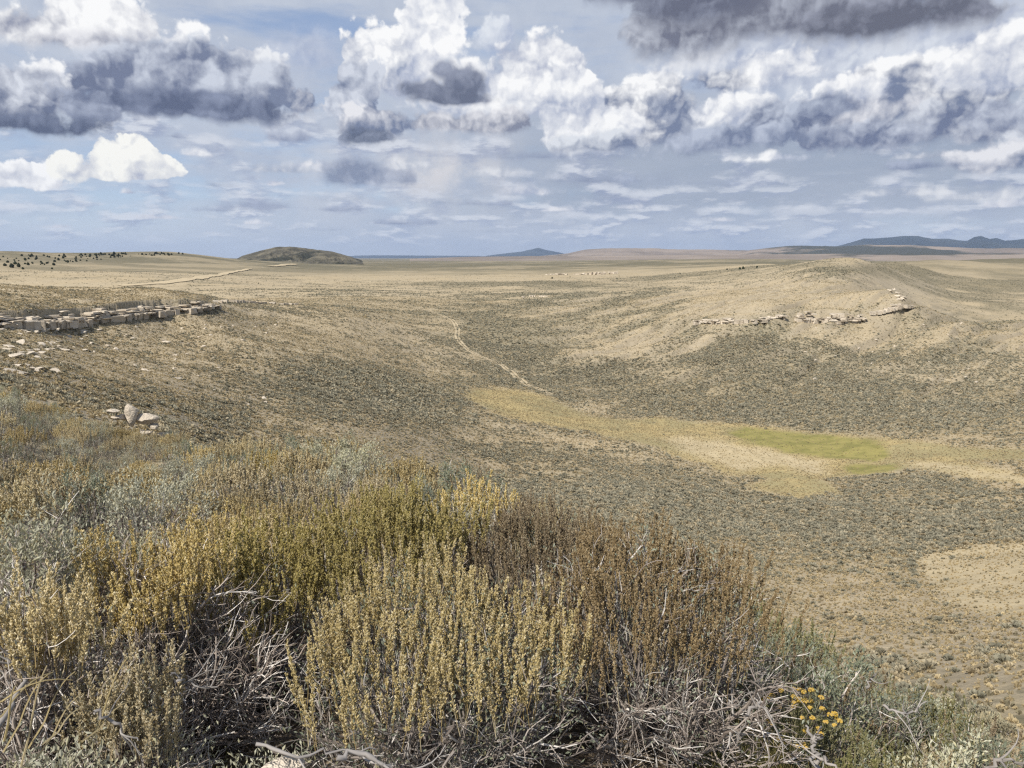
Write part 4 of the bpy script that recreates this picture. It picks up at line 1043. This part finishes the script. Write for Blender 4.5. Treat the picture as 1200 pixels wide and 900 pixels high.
# the nearest ones as plants of their own: woody lump with leaf sprays
def hill_proto(seed, mat_leaf):
    r = np.random.default_rng(seed)
    root = empty('sagebrush', (0, 0, 0))
    b = MB(); n = 16; a = r.uniform(0, 6.28, n); tg = np.stack([np.cos(a) * .4, np.sin(a) * .4, np.full(n, .38)], -1) * r.uniform(.5, 1, (n, 1))
    t = np.linspace(0, 1, 5)[None, :, None]; S = t * tg[:, None] + r.normal(0, .02, (n, 5, 3)); b.add(*tubes(S, np.full((n, 5), .014), 3))
    link('branches', b.mesh('branches'), M['bark'], root)
    q = norm(r.normal(0, 1, (520, 3))); q[:, 2] = np.abs(q[:, 2]); q *= r.uniform(.55, 1, (520, 1)) ** .5
    q *= (.8 + .45 * vnoise(q[:, 0] * 3 + 9, q[:, 1] * 3 + 4, seed))[:, None]
    pp = q * np.array([.52, .52, .42]) + np.array([0, 0, .05])
    v, f = scatter(LEAF_V * np.array([1.6, 1.6, 1]), LEAF_F, pp, .13 * r.uniform(.6, 1.3, len(pp)), r, 'ax', norm(q + np.array([0, 0, .8]) + r.normal(0, .4, q.shape)))
    l = MB(); l.add(v, f); o = link('leaves', l.mesh('leaves'), mat_leaf, root); o['kind'] = 'stuff'
    return root
hp = [hill_proto(201, m_shrub), hill_proto(202, m_shrub), hill_proto(203, m_shrub_b)]
hused = [False] * 3
P, sz, s_ = shrub_field(34, 78, 16000, .50, rng, 35.0)
# keep what the eye can reach over the brow of the knoll
def seen(P, hgt=.5):
    t = np.linspace(.02, .97, 60)[None, :]; r = np.hypot(P[:, 0], P[:, 1])
    top = P[:, 2] + hgt
    gx = P[:, 0, None] * t; gy = P[:, 1, None] * t
    return np.all(hsamp(gx, gy) < top[:, None] * t + .02, axis=1)
vis = seen(P); P, sz = P[vis], sz[vis]
o_ = np.argsort(np.hypot(P[:, 0], P[:, 1])); P, sz = P[o_], sz[o_]
NIND = 150
for i in range(min(NIND, len(P))):
    k = int(rng.choice(3, p=[.42, .33, .25]))
    lab = ('dark olive sagebrush clump on the near tan hillside below the knoll', 'straw tinted low bush on the near tan hillside below the knoll')[k == 2]
    grp = ('dark bushes of the near hillside', 'straw tinted bushes of the near hillside')[k == 2]
    sc = (sz[i] * 1.35 * rng.uniform(.9, 1.2), sz[i] * 1.35, sz[i] * 1.15)
    if not hused[k]:
        hused[k] = True; o = hp[k]; o.location = tuple(P[i] - [0, 0, .05]); o.scale = sc; tag(o, lab, 'shrub', grp)
    else:
        copy_thing(hp[k], P[i] - [0, 0, .05], rng.uniform(0, 6.28), sc, lab, grp)
near_rest = (P[NIND:], sz[NIND:])
print('NEARHILL', len(P))
def bake(name, sets, mat, seed):
    r = np.random.default_rng(seed); mb = MB()
    for (Pq, sq, npet, flat) in sets:
        if not len(Pq): continue
        grp_ = r.integers(0, 5, len(Pq))
        for g in range(5):
            k = grp_ == g
            if not k.any(): continue
            tv, tf = PET[npet][g]
            v, f = scatter(tv * np.array([1, 1, flat]), tf, Pq[k] - np.array([0, 0, .02]) * sq[k][:, None], np.stack([sq[k] * .58 * r.uniform(.8, 1.4, k.sum()), sq[k] * .58, sq[k] * .60], -1), r, 'z')
            mb.add(v, f)
    return tag(link(name, mb.mesh(name), mat), kind='stuff')
A1 = shrub_field(78, 175, 90000, .50, rng); k = seen(A1[0]); A1 = (A1[0][k], A1[1][k])
A2 = shrub_field(175, 380, 190000, .62, rng); k = seen(A2[0], 1.0); A2 = (A2[0][k], A2[1][k])
A3 = shrub_field(380, 760, 130000, .85, rng); k = seen(A3[0], 1.5); A3 = (A3[0][k], A3[1][k])
A4 = shrub_field(760, 1500, 70000, 1.05, rng); k = seen(A4[0], 3); A4 = (A4[0][k], A4[1][k])
print('FIELD', len(A1[0]), len(A2[0]), len(A3[0]), len(A4[0]))
sp = lambda A, q: (A[0][q], A[1][q])
qa = rng.random(len(near_rest[0])) < .7; q1 = rng.random(len(A1[0])) < .8; q2 = rng.random(len(A2[0])) < .85
bake('sagebrush_cover', [sp(near_rest, qa) + (72, .9), sp(A1, q1) + (40, .9), sp(A2, q2) + (20, .85), A3 + (10, .8), A4 + (10, .7)], m_shrub, 300)
bake('bunchgrass_cover', [sp(near_rest, ~qa) + (72, .9), sp(A1, ~q1) + (40, .9), sp(A2, ~q2) + (20, .8)], m_shrub_b, 400)
# low tan tufts between the shrubs of the open slope
T1 = shrub_field(34, 120, 90000, .21, rng, open_=True); k = seen(T1[0], .3); T1 = (T1[0][k], T1[1][k])
T2 = shrub_field(120, 300, 260000, .26, rng, open_=True); k = seen(T2[0], .4); T2 = (T2[0][k], T2[1][k])
T3 = shrub_field(300, 620, 200000, .36, rng, open_=True); k = seen(T3[0], .6); T3 = (T3[0][k], T3[1][k])
print('TUFTS', len(T1[0]), len(T2[0]), len(T3[0]))
bake('grass_tufts', [T1 + (20, 1.2), T2 + (10, 1.1), T3 + (10, 1.0)], m_shrub_b, 500)
# ------------------------------------------------------------------ rock: rim ledges, boulders, slabs
m_rock, b_ = newmat('pale_limestone')
pos = geo('Position'); rnd = geo('Random Per Island')
c = mix(rnd, (.41, .345, .26, 1), (.60, .52, .41, 1))
c = mix(mrange(noise(pos, .55, 6, .7), .54, .70) * .5, c, (.28, .225, .165, 1))
c = mix(mrange(noise(vop('MULTIPLY', pos, (.3, .3, 3.0)), 1.0, 4, .6), .52, .62) * .5, c, (.57, .50, .41, 1))
c = mix(mrange(noise(pos, 9, 4, .7), .55, .75) * .5, c, (.20, .17, .13, 1))
_plug(b_.inputs['Base Color'], c); b_.inputs['Roughness'].default_value = .95
_plug(b_.inputs['Normal'], bump(noise(pos, 1.6, 7, .7), .5, .7))

BOX_F = np.array([[0, 3, 2, 1], [4, 5, 6, 7], [0, 1, 5, 4], [1, 2, 6, 5], [2, 3, 7, 6], [3, 0, 4, 7]])
def block(mb, cx, along, out, w, d, h, z0, rng, j=.12):
    """a rough quarried-looking block: 8 jittered corners"""
    V = []
    for zz in (0, 1):
        for (a, b) in ((-1, -1), (1, -1), (1, 1), (-1, 1)):
            V.append(cx + along * a * w / 2 * (1 + rng.normal(0, j)) + out * b * d / 2 * (1 + rng.normal(0, j)) + np.array([0, 0, z0 + h * zz + rng.normal(0, j * .35) * h]))
    mb.add(np.array(V), BOX_F)
def ledge(name, label, pts, courses, hs, wmin, wmax, seed, group=None, broken=.12, depth=3.0, rmin=60.0, ragged=.5, Q=None):
    """rim ledge: pts survey points (px, py of the FOOT, height); strata courses of blocks, upper ones set back or overhanging"""
    rng = np.random.default_rng(seed); Q = np.array([ground_at(x, y, rmin) for x, y in pts]) if Q is None else Q; H_ = np.array(hs, float)
    seg = np.concatenate([[0], np.cumsum(np.linalg.norm(np.diff(Q[:, :2], axis=0), axis=1))])
    o0 = Q.mean(0); mb = MB()
    off_noise = rng.uniform(0, 99)
    frac = rng.uniform(.7, 1.3, courses); frac /= frac.sum(); base = np.concatenate([[0], np.cumsum(frac)])
    for k in range(courses):
        s = 0.0; setb = rng.normal(0, .35)
        over = (k % 2) * .35
        while s < seg[-1]:
            wv = rng.uniform(wmin, wmax) * (1.3 if rng.random() < .2 else 1)
            u = min(s + wv / 2, seg[-1] - .01)
            p = np.array([np.interp(u, seg, Q[:, i]) for i in range(3)]); h = np.interp(u, seg, H_)
            i = min(np.searchsorted(seg, u) - 1, len(Q) - 2); i = max(i, 0)
            al = Q[i + 1] - Q[i]; al[2] = 0; al = al / np.linalg.norm(al)
            out = np.array([al[1], -al[0], 0.0]);  out = out if np.dot(out[:2], -p[:2]) > 0 else -out     # towards the draw
            hn = h * (.52 + .62 * vnoise(np.array([u / 9.0 + off_noise]), np.array([.5]), seed)[0])
            if rng.random() > broken * (1 + k * .8) * (.5 + 1.3 * vnoise(np.array([u / 7.0]), np.array([9.5]), seed + 2)[0]) and hn > .4:
                proud = (vnoise(np.array([u / 5.0 + off_noise]), np.array([k * 3.3]), seed + 5)[0] - .5) * 2.2 * ragged + setb + over - k * .28
                a = rng.normal(0, .12); al2 = al * math.cos(a) + out * math.sin(a); out2 = out * math.cos(a) - al * math.sin(a)
                gz = p[2] + base[k] * hn - .4
                fr = .0062 * math.hypot(p[0], p[1]) * (courses > 2)
                if k == 0 and fr: gz -= .9
                block(mb, np.array([p[0], p[1], 0]) - o0 * [1, 1, 0] + out * (proud + fr), al2, out2, wv * .97, depth * rng.uniform(.7, 1.2), frac[k] * hn * rng.uniform(.82, 1.12) + ((.4 + (.9 if courses > 2 else 0)) if k == 0 else .05), gz - o0[2], rng)
            s += wv
    return tag(link(name, mb.mesh(name), m_rock, None, o0), label, 'rock ledge', group)
ledge('rock_ledge', 'long broken pale rimrock ledge with dark cracks below the left bench', None, 10, RIMS['left'][1] * .92, .7, 3.6, 1, Q=RIMS['left'][0], broken=.13, ragged=.9, depth=3.0)
ledge('rock_ledge', 'thin white stone band trailing right from the left rimrock', [(252, 354), (270, 354), (290, 355), (312, 356), (328, 357), (348, 357)], 1, [.9, 1.0, .9, .8, .8, .5], .8, 3.0, 3, broken=.2, depth=2.2)
ledge('rock_ledge', 'blocky pale rimrock ledge with black hollows along the right hill', None, 7, RIMS['right'][1] * 1.25, .8, 3.0, 4, broken=.12, ragged=1.0, Q=RIMS['right'][0])
ledge('rock_ledge', 'fainter stretch of rimrock left of the blocky ledge on the right hill', None, 5, RIMS['faint'][1] * 1.25, 1.0, 3.4, 5, broken=.16, Q=RIMS['faint'][0])
ledge('rock_ledge', 'stepped pale rocks capping the nose of the right hill', None, 5, RIMS['nose'][1] * 1.02, .8, 2.4, 6, broken=.3, Q=RIMS['nose'][0])
ledge('rock_ledge', 'small pale outcrop line on the far plain', [(640, 322), (660, 322), (680, 322), (700, 322), (722, 321)], 2, [2, 4, 4, 6, 7], 3, 9, 8, broken=.25, depth=8)
ledge('rock_ledge', 'thin pale outcrop on the plain above the draw', [(612, 349), (625, 348), (640, 348)], 1, [1.2, 1.4, 1.0], 1.2, 3.0, 9, broken=.3)

def boulder_mesh(seed, flat=.7):
    rng = np.random.default_rng(seed); V, F = ico(3)
    dirs = norm(rng.normal(0, 1, (11, 3))); lim = rng.uniform(.52, .85, 11)
    W_ = V.copy()
    for d, l in zip(dirs, lim):                                        # facet it with cutting planes
        k = W_ @ d; W_ = W_ - np.maximum(k - l, 0)[:, None] * d
    W_ = W_ * np.array([1, rng.uniform(.65, .9), flat]) + rng.normal(0, .006, W_.shape)
    return make_mesh('boulder', W_, [F])
BM = [boulder_mesh(s, f) for s, f in ((1, .8), (2, .6), (3, .45), (4, .7))]
def boulder(P, s, k, label, group=None, rz=0.0, sc=None, tilt=(0, 0), name='boulder'):
    o = link(name, BM[k], m_rock, None, P, rz, sc if sc is not None else s); o.rotation_euler = (tilt[0], tilt[1], rz)
    return tag(o, label, 'rock', group)
# the pale stones on the brow of the knoll
def onr(x, y, r): return lift(x, y, r)
r_b = 25.0
for (x, y, s, k, rz, sc, lab) in [
    (154, 486, .5, 0, .4, (.36, .34, .62), 'tallest upright pale boulder of the stones on the left ridge'),
    (171, 490, .5, 1, .2, (.50, .42, .42), 'rounded pale boulder right of the tallest ridge stone'),
    (140, 489, .3, 2, .9, (.40, .3, .26), 'flat pale slab left of the tallest ridge stone'),
    (181, 500, .3, 3, 1.9, (.36, .30, .26), 'lower pale boulder at the right end of the ridge stones'),
    (168, 507, .3, 1, .7, (.36, .28, .22), 'pale stone half hidden in grey sage below the ridge boulders'),
    (190, 509, .3, 2, .1, (.32, .24, .20), 'flat stone at the lowest edge of the ridge boulders'),
    (133, 482, .3, 2, 2.2, (.42, .3, .18), 'flat bedded slab behind the upright ridge boulder')]:
    boulder(onr(x, y, r_b), s, k, lab, None, rz, tuple(v * .74 for v in sc))
# loose white stones on the slopes
rng = np.random.default_rng(8)
def strew(n, boxes, smin, smax, label, group, name='boulder', flat=False, rmin=60.0):
    c = 0
    while c < n:
        bx = boxes[int(rng.integers(len(boxes)))]
        x = rng.uniform(bx[0], bx[2]); y = rng.uniform(bx[1], bx[3]); P = ground_at(x, y, rmin)
        if P is None: continue
        s = rng.uniform(smin, smax) * (1.5 if rng.random() < .12 else 1)
        sc = (s * rng.uniform(.9, 1.5), s, s * (.35 if flat else rng.uniform(.6, .9)))
        boulder(P, s, int(rng.integers(4)), label, group, rng.uniform(0, 6.28), sc, tuple(rng.normal(0, .2, 2)), name)
        c += 1
strew(46, [(120, 378, 300, 420), (100, 390, 260, 450), (230, 365, 340, 400)], .35, .75, 'pale loose boulder on the brown slope below the left rimrock', 'loose boulders below the left rimrock')
strew(54, [(0, 388, 70, 420), (10, 395, 100, 440), (40, 382, 140, 410), (0, 400, 60, 436)], .5, 1.0, 'pale flat stone slab in the stony streaks at the left edge', 'flat slabs of the left slope', 'flat_stone', True)
strew(44, [(900, 380, 1080, 420), (1040, 362, 1130, 410), (940, 400, 1160, 450)], .4, .9, 'pale loose boulder on the slope under the right rimrock', 'loose boulders under the right rimrock')
strew(26, [(-5, 384, 125, 392)], .5, 1.0, 'pale rock in the row at the foot of the left rimrock', 'rocks at the foot of the left rimrock')
strew(14, [(1042, 338, 1050, 343), (1047, 343, 1056, 349), (1052, 348, 1062, 354)], .9, 1.7, 'pale rock strung along the crest behind the nose of the right hill', 'crest rocks behind the right hill nose')
strew(12, [(150, 420, 330, 480), (1100, 400, 1195, 470)], .35, .6, 'single white stone lying far down the open slope', 'scattered white stones of the open slope')
boulder(ground_at(194, 401, 60), 1, 1, 'large white boulder alone on the slope under the left rimrock', None, .3, (1.3, 1.0, .8))
boulder(lift(330, 897, 1.95), 1, 1, 'small grey stone at the bottom edge under the gold bush', None, .3, (.06, .05, .03))

# ------------------------------------------------------------------ tracks
m_track, b_ = newmat('bare_track'); pos = geo('Position')
_plug(b_.inputs['Base Color'], mix(mrange(noise(pos, .8, 5, .6), .35, .65), (.40, .32, .20, 1), (.52, .43, .285, 1))); b_.inputs['Roughness'].default_value = 1
def ribbon(name, P2, half, off, lift_k, mat, wob=.0, seed=1):
    T = np.gradient(P2, axis=0); T = T / np.linalg.norm(T, axis=1, keepdims=True); N = np.stack([T[:, 1], -T[:, 0]], -1)
    hw = half * (1 + wob * (fbm(np.arange(len(P2)) * .35, np.zeros(len(P2)), 3, seed) - .5) * 2)
    cols = np.array([-1, -.34, .34, 1.0])
    XY = P2[:, None] + N[:, None] * (off + hw[:, None] * cols[None])[..., None]
    Z = hsamp(XY[..., 0], XY[..., 1]) + lift_k * np.hypot(XY[..., 0], XY[..., 1])
    V = np.concatenate([XY, Z[..., None]], -1); n = len(P2); idx = np.arange(n * 4).reshape(n, 4)
    F = np.stack([idx[:-1, :-1], idx[:-1, 1:], idx[1:, 1:], idx[1:, :-1]], -1).reshape(-1, 4)
    mb = MB(); mb.add(V, F); return mb
TR = resample(np.c_[TRACK, np.zeros(len(TRACK))], 1.0)
mb = MB()
for off in (-.85, .85):
    q = ribbon('t', TR, .52, off, .00045, m_track, .5, int(3 + off)); mb.add(np.concatenate(q.V), np.concatenate(q.F[4]))
tag(link('dirt_track', mb.mesh('dirt_track', True), m_track), kind='structure')
def far_road(pts, half, seed):
    Q = resample(course(pts), 8.0); q = ribbon('r', Q, half, 0, .0007, m_track, .35, seed)
    tag(link('dirt_road', q.mesh('dirt_road', True), m_track), kind='structure')
far_road([(140, 335), (165, 334), (190, 332), (210, 330), (232, 327), (252, 323), (268, 320), (282, 317.5), (292, 315.5)], 8.0, 4)
far_road([(318, 312.5), (330, 311.5), (346, 310)], 14.0, 5)
# ------------------------------------------------------------------ far country: butte, low hills, mountains
def range_mesh(pts, r0, depth, base, seed, rough, nx=260, ny=46, asym=.42):
    """a ridge whose crest stands along the surveyed skyline pts at distance r0; real slopes fall to both sides"""
    pts = np.array(pts, float); azs = np.array(az_of(pts[:, 0], pts[:, 1])); els = np.array(el_of(pts[:, 0], pts[:, 1]))
    a = np.linspace(azs[0], azs[-1], nx); top = np.interp(a, azs, np.tan(els) * r0)
    u = np.linspace(-1, 1, ny)
    A, U = np.meshgrid(a, u, indexing='ij')
    wig = (fbm(A * r0 / (depth * .7), np.zeros_like(A), 4, seed) - .5) * .5
    r = r0 + (U - wig * (1 - U * U)) * depth * np.where(U < 0, 1.0, .8)
    prof = np.where(U < 0, np.clip(1 + U, 0, 1) ** .8, np.clip(1 - U, 0, 1) ** .8)
    sc = depth * .28
    ridgy = np.abs(fbm(A * r0 / sc, r / (sc * 2.2), 5, seed + 3) - .5) * 2
    top = top + (fbm(a * r0 / (depth * .12), np.zeros(nx), 4, seed + 9) - .5) * .10 * (top - base) * np.clip(np.minimum(np.arange(nx), np.arange(nx)[::-1]) / 12, 0, 1)
    hgt = (top[:, None] - base)
    z = base + hgt * prof - rough * hgt * (1 - prof) * (.35 + prof) * ridgy * 1.6
    V = np.stack([np.sin(A) * r, np.cos(A) * r, z], -1)
    idx = np.arange(nx * ny).reshape(nx, ny)
    F = np.stack([idx[:-1, :-1], idx[1:, :-1], idx[1:, 1:], idx[:-1, 1:]], -1).reshape(-1, 4)
    mb = MB(); mb.add(V, F); return mb
def hill_mat(name, c0, c1, c2, sc, t0=.5, t1=.58):
    m, b = newmat(name); pos = geo('Position')
    c = mix(mrange(noise(pos, sc, 6, .62), .38, .64), c0 + (1,), c1 + (1,))
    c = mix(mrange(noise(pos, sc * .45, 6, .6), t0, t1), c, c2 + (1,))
    _plug(b.inputs['Base Color'], c); b.inputs['Roughness'].default_value = 1
    return m
m_hill = hill_mat('cloud_shadowed_hills', (.19, .155, .125), (.29, .235, .185), (.06, .062, .05), .0006, .52, .58)  # tan hills with dark woods, toned down in colour for cloud shadow
m_mtn = hill_mat('forested_mountains', (.022, .03, .032), (.04, .048, .045), (.07, .07, .06), .0006, .6, .7)
m_butte = hill_mat('cloud_shadowed_butte', (.065, .06, .045), (.15, .132, .092), (.035, .036, .026), .010, .5, .6)  # dark colour stands in for the cloud shadow lying on the butte
tag(link('mountains', range_mesh([(940, 297), (975, 289), (990, 285), (1012, 278.5), (1040, 277.5), (1055, 275.5), (1076, 275), (1092, 278.5), (1112, 279), (1122, 281), (1134, 281), (1142, 276.5), (1150, 275.5), (1160, 279.5), (1168, 278.5), (1178, 281.5), (1200, 280), (1240, 282), (1300, 290)], 32000, 5200, -60, 5, .5, 420).mesh('mountains', False), m_mtn), kind='structure')
tag(link('mountains', range_mesh([(560, 301), (578, 298.5), (596, 296.5), (612, 294.8), (626, 291), (632, 290), (640, 292.3), (652, 295), (664, 297.5), (700, 300), (720, 302)], 42000, 5000, -80, 6, .35, 220).mesh('mountains', False), m_mtn), kind='structure')
tag(link('mountains', range_mesh([(380, 302), (415, 299.6), (440, 299.0), (500, 299.4), (560, 299.8), (600, 302)], 46000, 3000, -80, 7, .3, 160).mesh('mountains', False), m_mtn), kind='structure')
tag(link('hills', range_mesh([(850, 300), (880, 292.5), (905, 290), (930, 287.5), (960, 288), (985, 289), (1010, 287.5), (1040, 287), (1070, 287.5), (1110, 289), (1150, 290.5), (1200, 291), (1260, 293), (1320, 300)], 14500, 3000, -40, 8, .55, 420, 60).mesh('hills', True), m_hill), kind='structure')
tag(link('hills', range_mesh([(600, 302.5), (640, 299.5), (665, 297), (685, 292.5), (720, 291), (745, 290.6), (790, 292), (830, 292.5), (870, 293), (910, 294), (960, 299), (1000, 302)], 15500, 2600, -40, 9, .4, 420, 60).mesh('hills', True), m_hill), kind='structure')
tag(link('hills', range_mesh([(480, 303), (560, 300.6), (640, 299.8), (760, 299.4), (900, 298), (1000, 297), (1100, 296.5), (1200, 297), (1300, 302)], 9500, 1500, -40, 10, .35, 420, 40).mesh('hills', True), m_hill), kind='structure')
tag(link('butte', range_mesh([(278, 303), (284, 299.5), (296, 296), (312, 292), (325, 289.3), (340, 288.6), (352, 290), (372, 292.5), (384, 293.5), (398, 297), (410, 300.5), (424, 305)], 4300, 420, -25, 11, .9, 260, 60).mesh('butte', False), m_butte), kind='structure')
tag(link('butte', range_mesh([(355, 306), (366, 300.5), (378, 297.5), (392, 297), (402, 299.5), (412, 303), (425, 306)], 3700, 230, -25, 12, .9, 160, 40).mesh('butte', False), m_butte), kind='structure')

# ------------------------------------------------------------------ junipers on the far left hills, shrubs on the plain
m_jun = plant_mat('juniper_green', (.022, .028, .015), (.05, .055, .028), None, 0)
def juniper_proto(seed):
    r = np.random.default_rng(seed); root = empty('juniper_tree', (0, 0, 0))
    t = MB(); t.add(*tubes(np.array([[[0, 0, -.3], [.05, 0, .25], [0, .05, .7], [0, 0, 1.3]]]), np.array([[.16, .12, .08, .03]]), 6)); link('trunk', t.mesh('trunk'), M['bark'], root)
    q = norm(r.normal(0, 1, (420, 3))) * r.uniform(.35, 1, (420, 1)) ** .4
    q *= (.7 + .6 * vnoise(q[:, 0] * 2.2 + 7, q[:, 2] * 2.2 + q[:, 1] * 2 + 3, seed))[:, None]
    pp = q * np.array([.62, .62, .85]) + np.array([0, 0, .95]); pp[:, :2] *= (1.25 - .4 * pp[:, 2:3])
    v, f = scatter(OCT_V * np.array([1, 1, 1.4]), OCT_F, pp, .13 * r.uniform(.5, 1.3, len(pp)), r, 'full')
    c = MB(); c.add(v, f); link('crown', c.mesh('crown'), m_jun, root)
    return root
jp = [juniper_proto(1), juniper_proto(2)]; jused = [False, False]
rng = np.random.default_rng(4)
JUN = [(6, 312, 1.5), (14, 314, 1.7), (22, 313, 1.6), (9, 308, 1.3), (33, 311, 1.3), (27, 316, 1.1), (18, 310, 1.4), (63, 311, 1.3), (64, 307, 1.0), (61, 315.5, .9), (38, 309, 1.0), (48, 308, .9)]
for _ in range(130):
    x = rng.uniform(0, 150) if rng.random() < .8 else rng.uniform(140, 215)
    lo = np.interp(x, [0, 60, 150, 215], [298.5, 300, 297.5, 297.5]); hi = np.interp(x, [0, 60, 150, 215], [312, 311, 301, 299])
    JUN.append((x, lo + (hi - lo) * rng.random() ** 1.6, rng.uniform(.4, 1.15)))
JLAB = ('dark juniper dotted over the tan hills at far left', 'junipers of the far left hills')
for i, (x, y, s) in enumerate(JUN):
    P = ground_at(x, y, 700.0)
    if P is None: continue
    k = int(rng.integers(2)); s = s * 4.2 * np.hypot(P[0], P[1]) / 2300.0
    sc = (s * rng.uniform(.8, 1.3), s, s * rng.uniform(.55, .85))
    if not jused[k]:
        jused[k] = True; o = jp[k]; o.location = tuple(P); o.scale = sc; tag(o, JLAB[0], 'tree', JLAB[1])
    else: copy_thing(jp[k], P, rng.uniform(0, 6.28), sc, *JLAB)
for (x, y, s, lab) in [(647, 326.5, 1.5, 'lone dark shrub left of the others on the far plain'), (668, 325, 1.0, 'small dark shrub under the far outcrop line'), (723, 327, 1.1, 'small dark shrub right of the far outcrop line'), (797, 321.5, 1.2, 'dark shrub speck midway across the far plain'),
                       (852, 316.5, 1.4, 'leftmost dark shrub of the cluster on the right skyline plain'), (867, 316, 2.0, 'dark shrub in the middle of the cluster on the plain'), (871, 315.5, 2.2, 'largest dark shrub of the cluster on the plain'), (887, 314, 1.7, 'upright dark shrub right of the cluster on the plain')]:
    P = ground_at(x, y, 400.0)
    if P is not None:
        o = copy_thing(jp[0], P, rng.uniform(0, 6), (s * 1.5, s * 1.3, s), lab, None)
        o.name = 'juniper_shrub'; o['category'] = 'shrub'
for o in list(C.objects):
    if o.name.startswith('juniper') and 'group' in o.keys() and o['label'] != JLAB[0]: del o['group']

# ------------------------------------------------------------------ the air between
bx = MB(); x0, x1, y0, y1, z0, z1 = -60000, 60000, -3000, 52000, -160, 960
bx.add(np.array([[x0, y0, z0], [x1, y0, z0], [x1, y1, z0], [x0, y1, z0], [x0, y0, z1], [x1, y0, z1], [x1, y1, z1], [x0, y1, z1]], float), BOX_F)
m_air = bpy.data.materials.new('haze_air'); m_air.use_nodes = True; m_air.node_tree.nodes.clear()
vo = m_air.node_tree.nodes.new('ShaderNodeVolumePrincipled'); oo = m_air.node_tree.nodes.new('ShaderNodeOutputMaterial')
vo.inputs['Color'].default_value = (.58, .73, 1.0, 1); vo.inputs['Density'].default_value = 1.6e-5; vo.inputs['Anisotropy'].default_value = 0.1
m_air.node_tree.links.new(vo.outputs[0], oo.inputs['Volume'])
tag(link('haze', bx.mesh('haze'), m_air), kind='stuff')

for o in list(C.objects):
    if o.get('label') == 'x':
        print('UNUSED', o.name)
        for ch in list(o.children): bpy.data.objects.remove(ch)
        bpy.data.objects.remove(o)
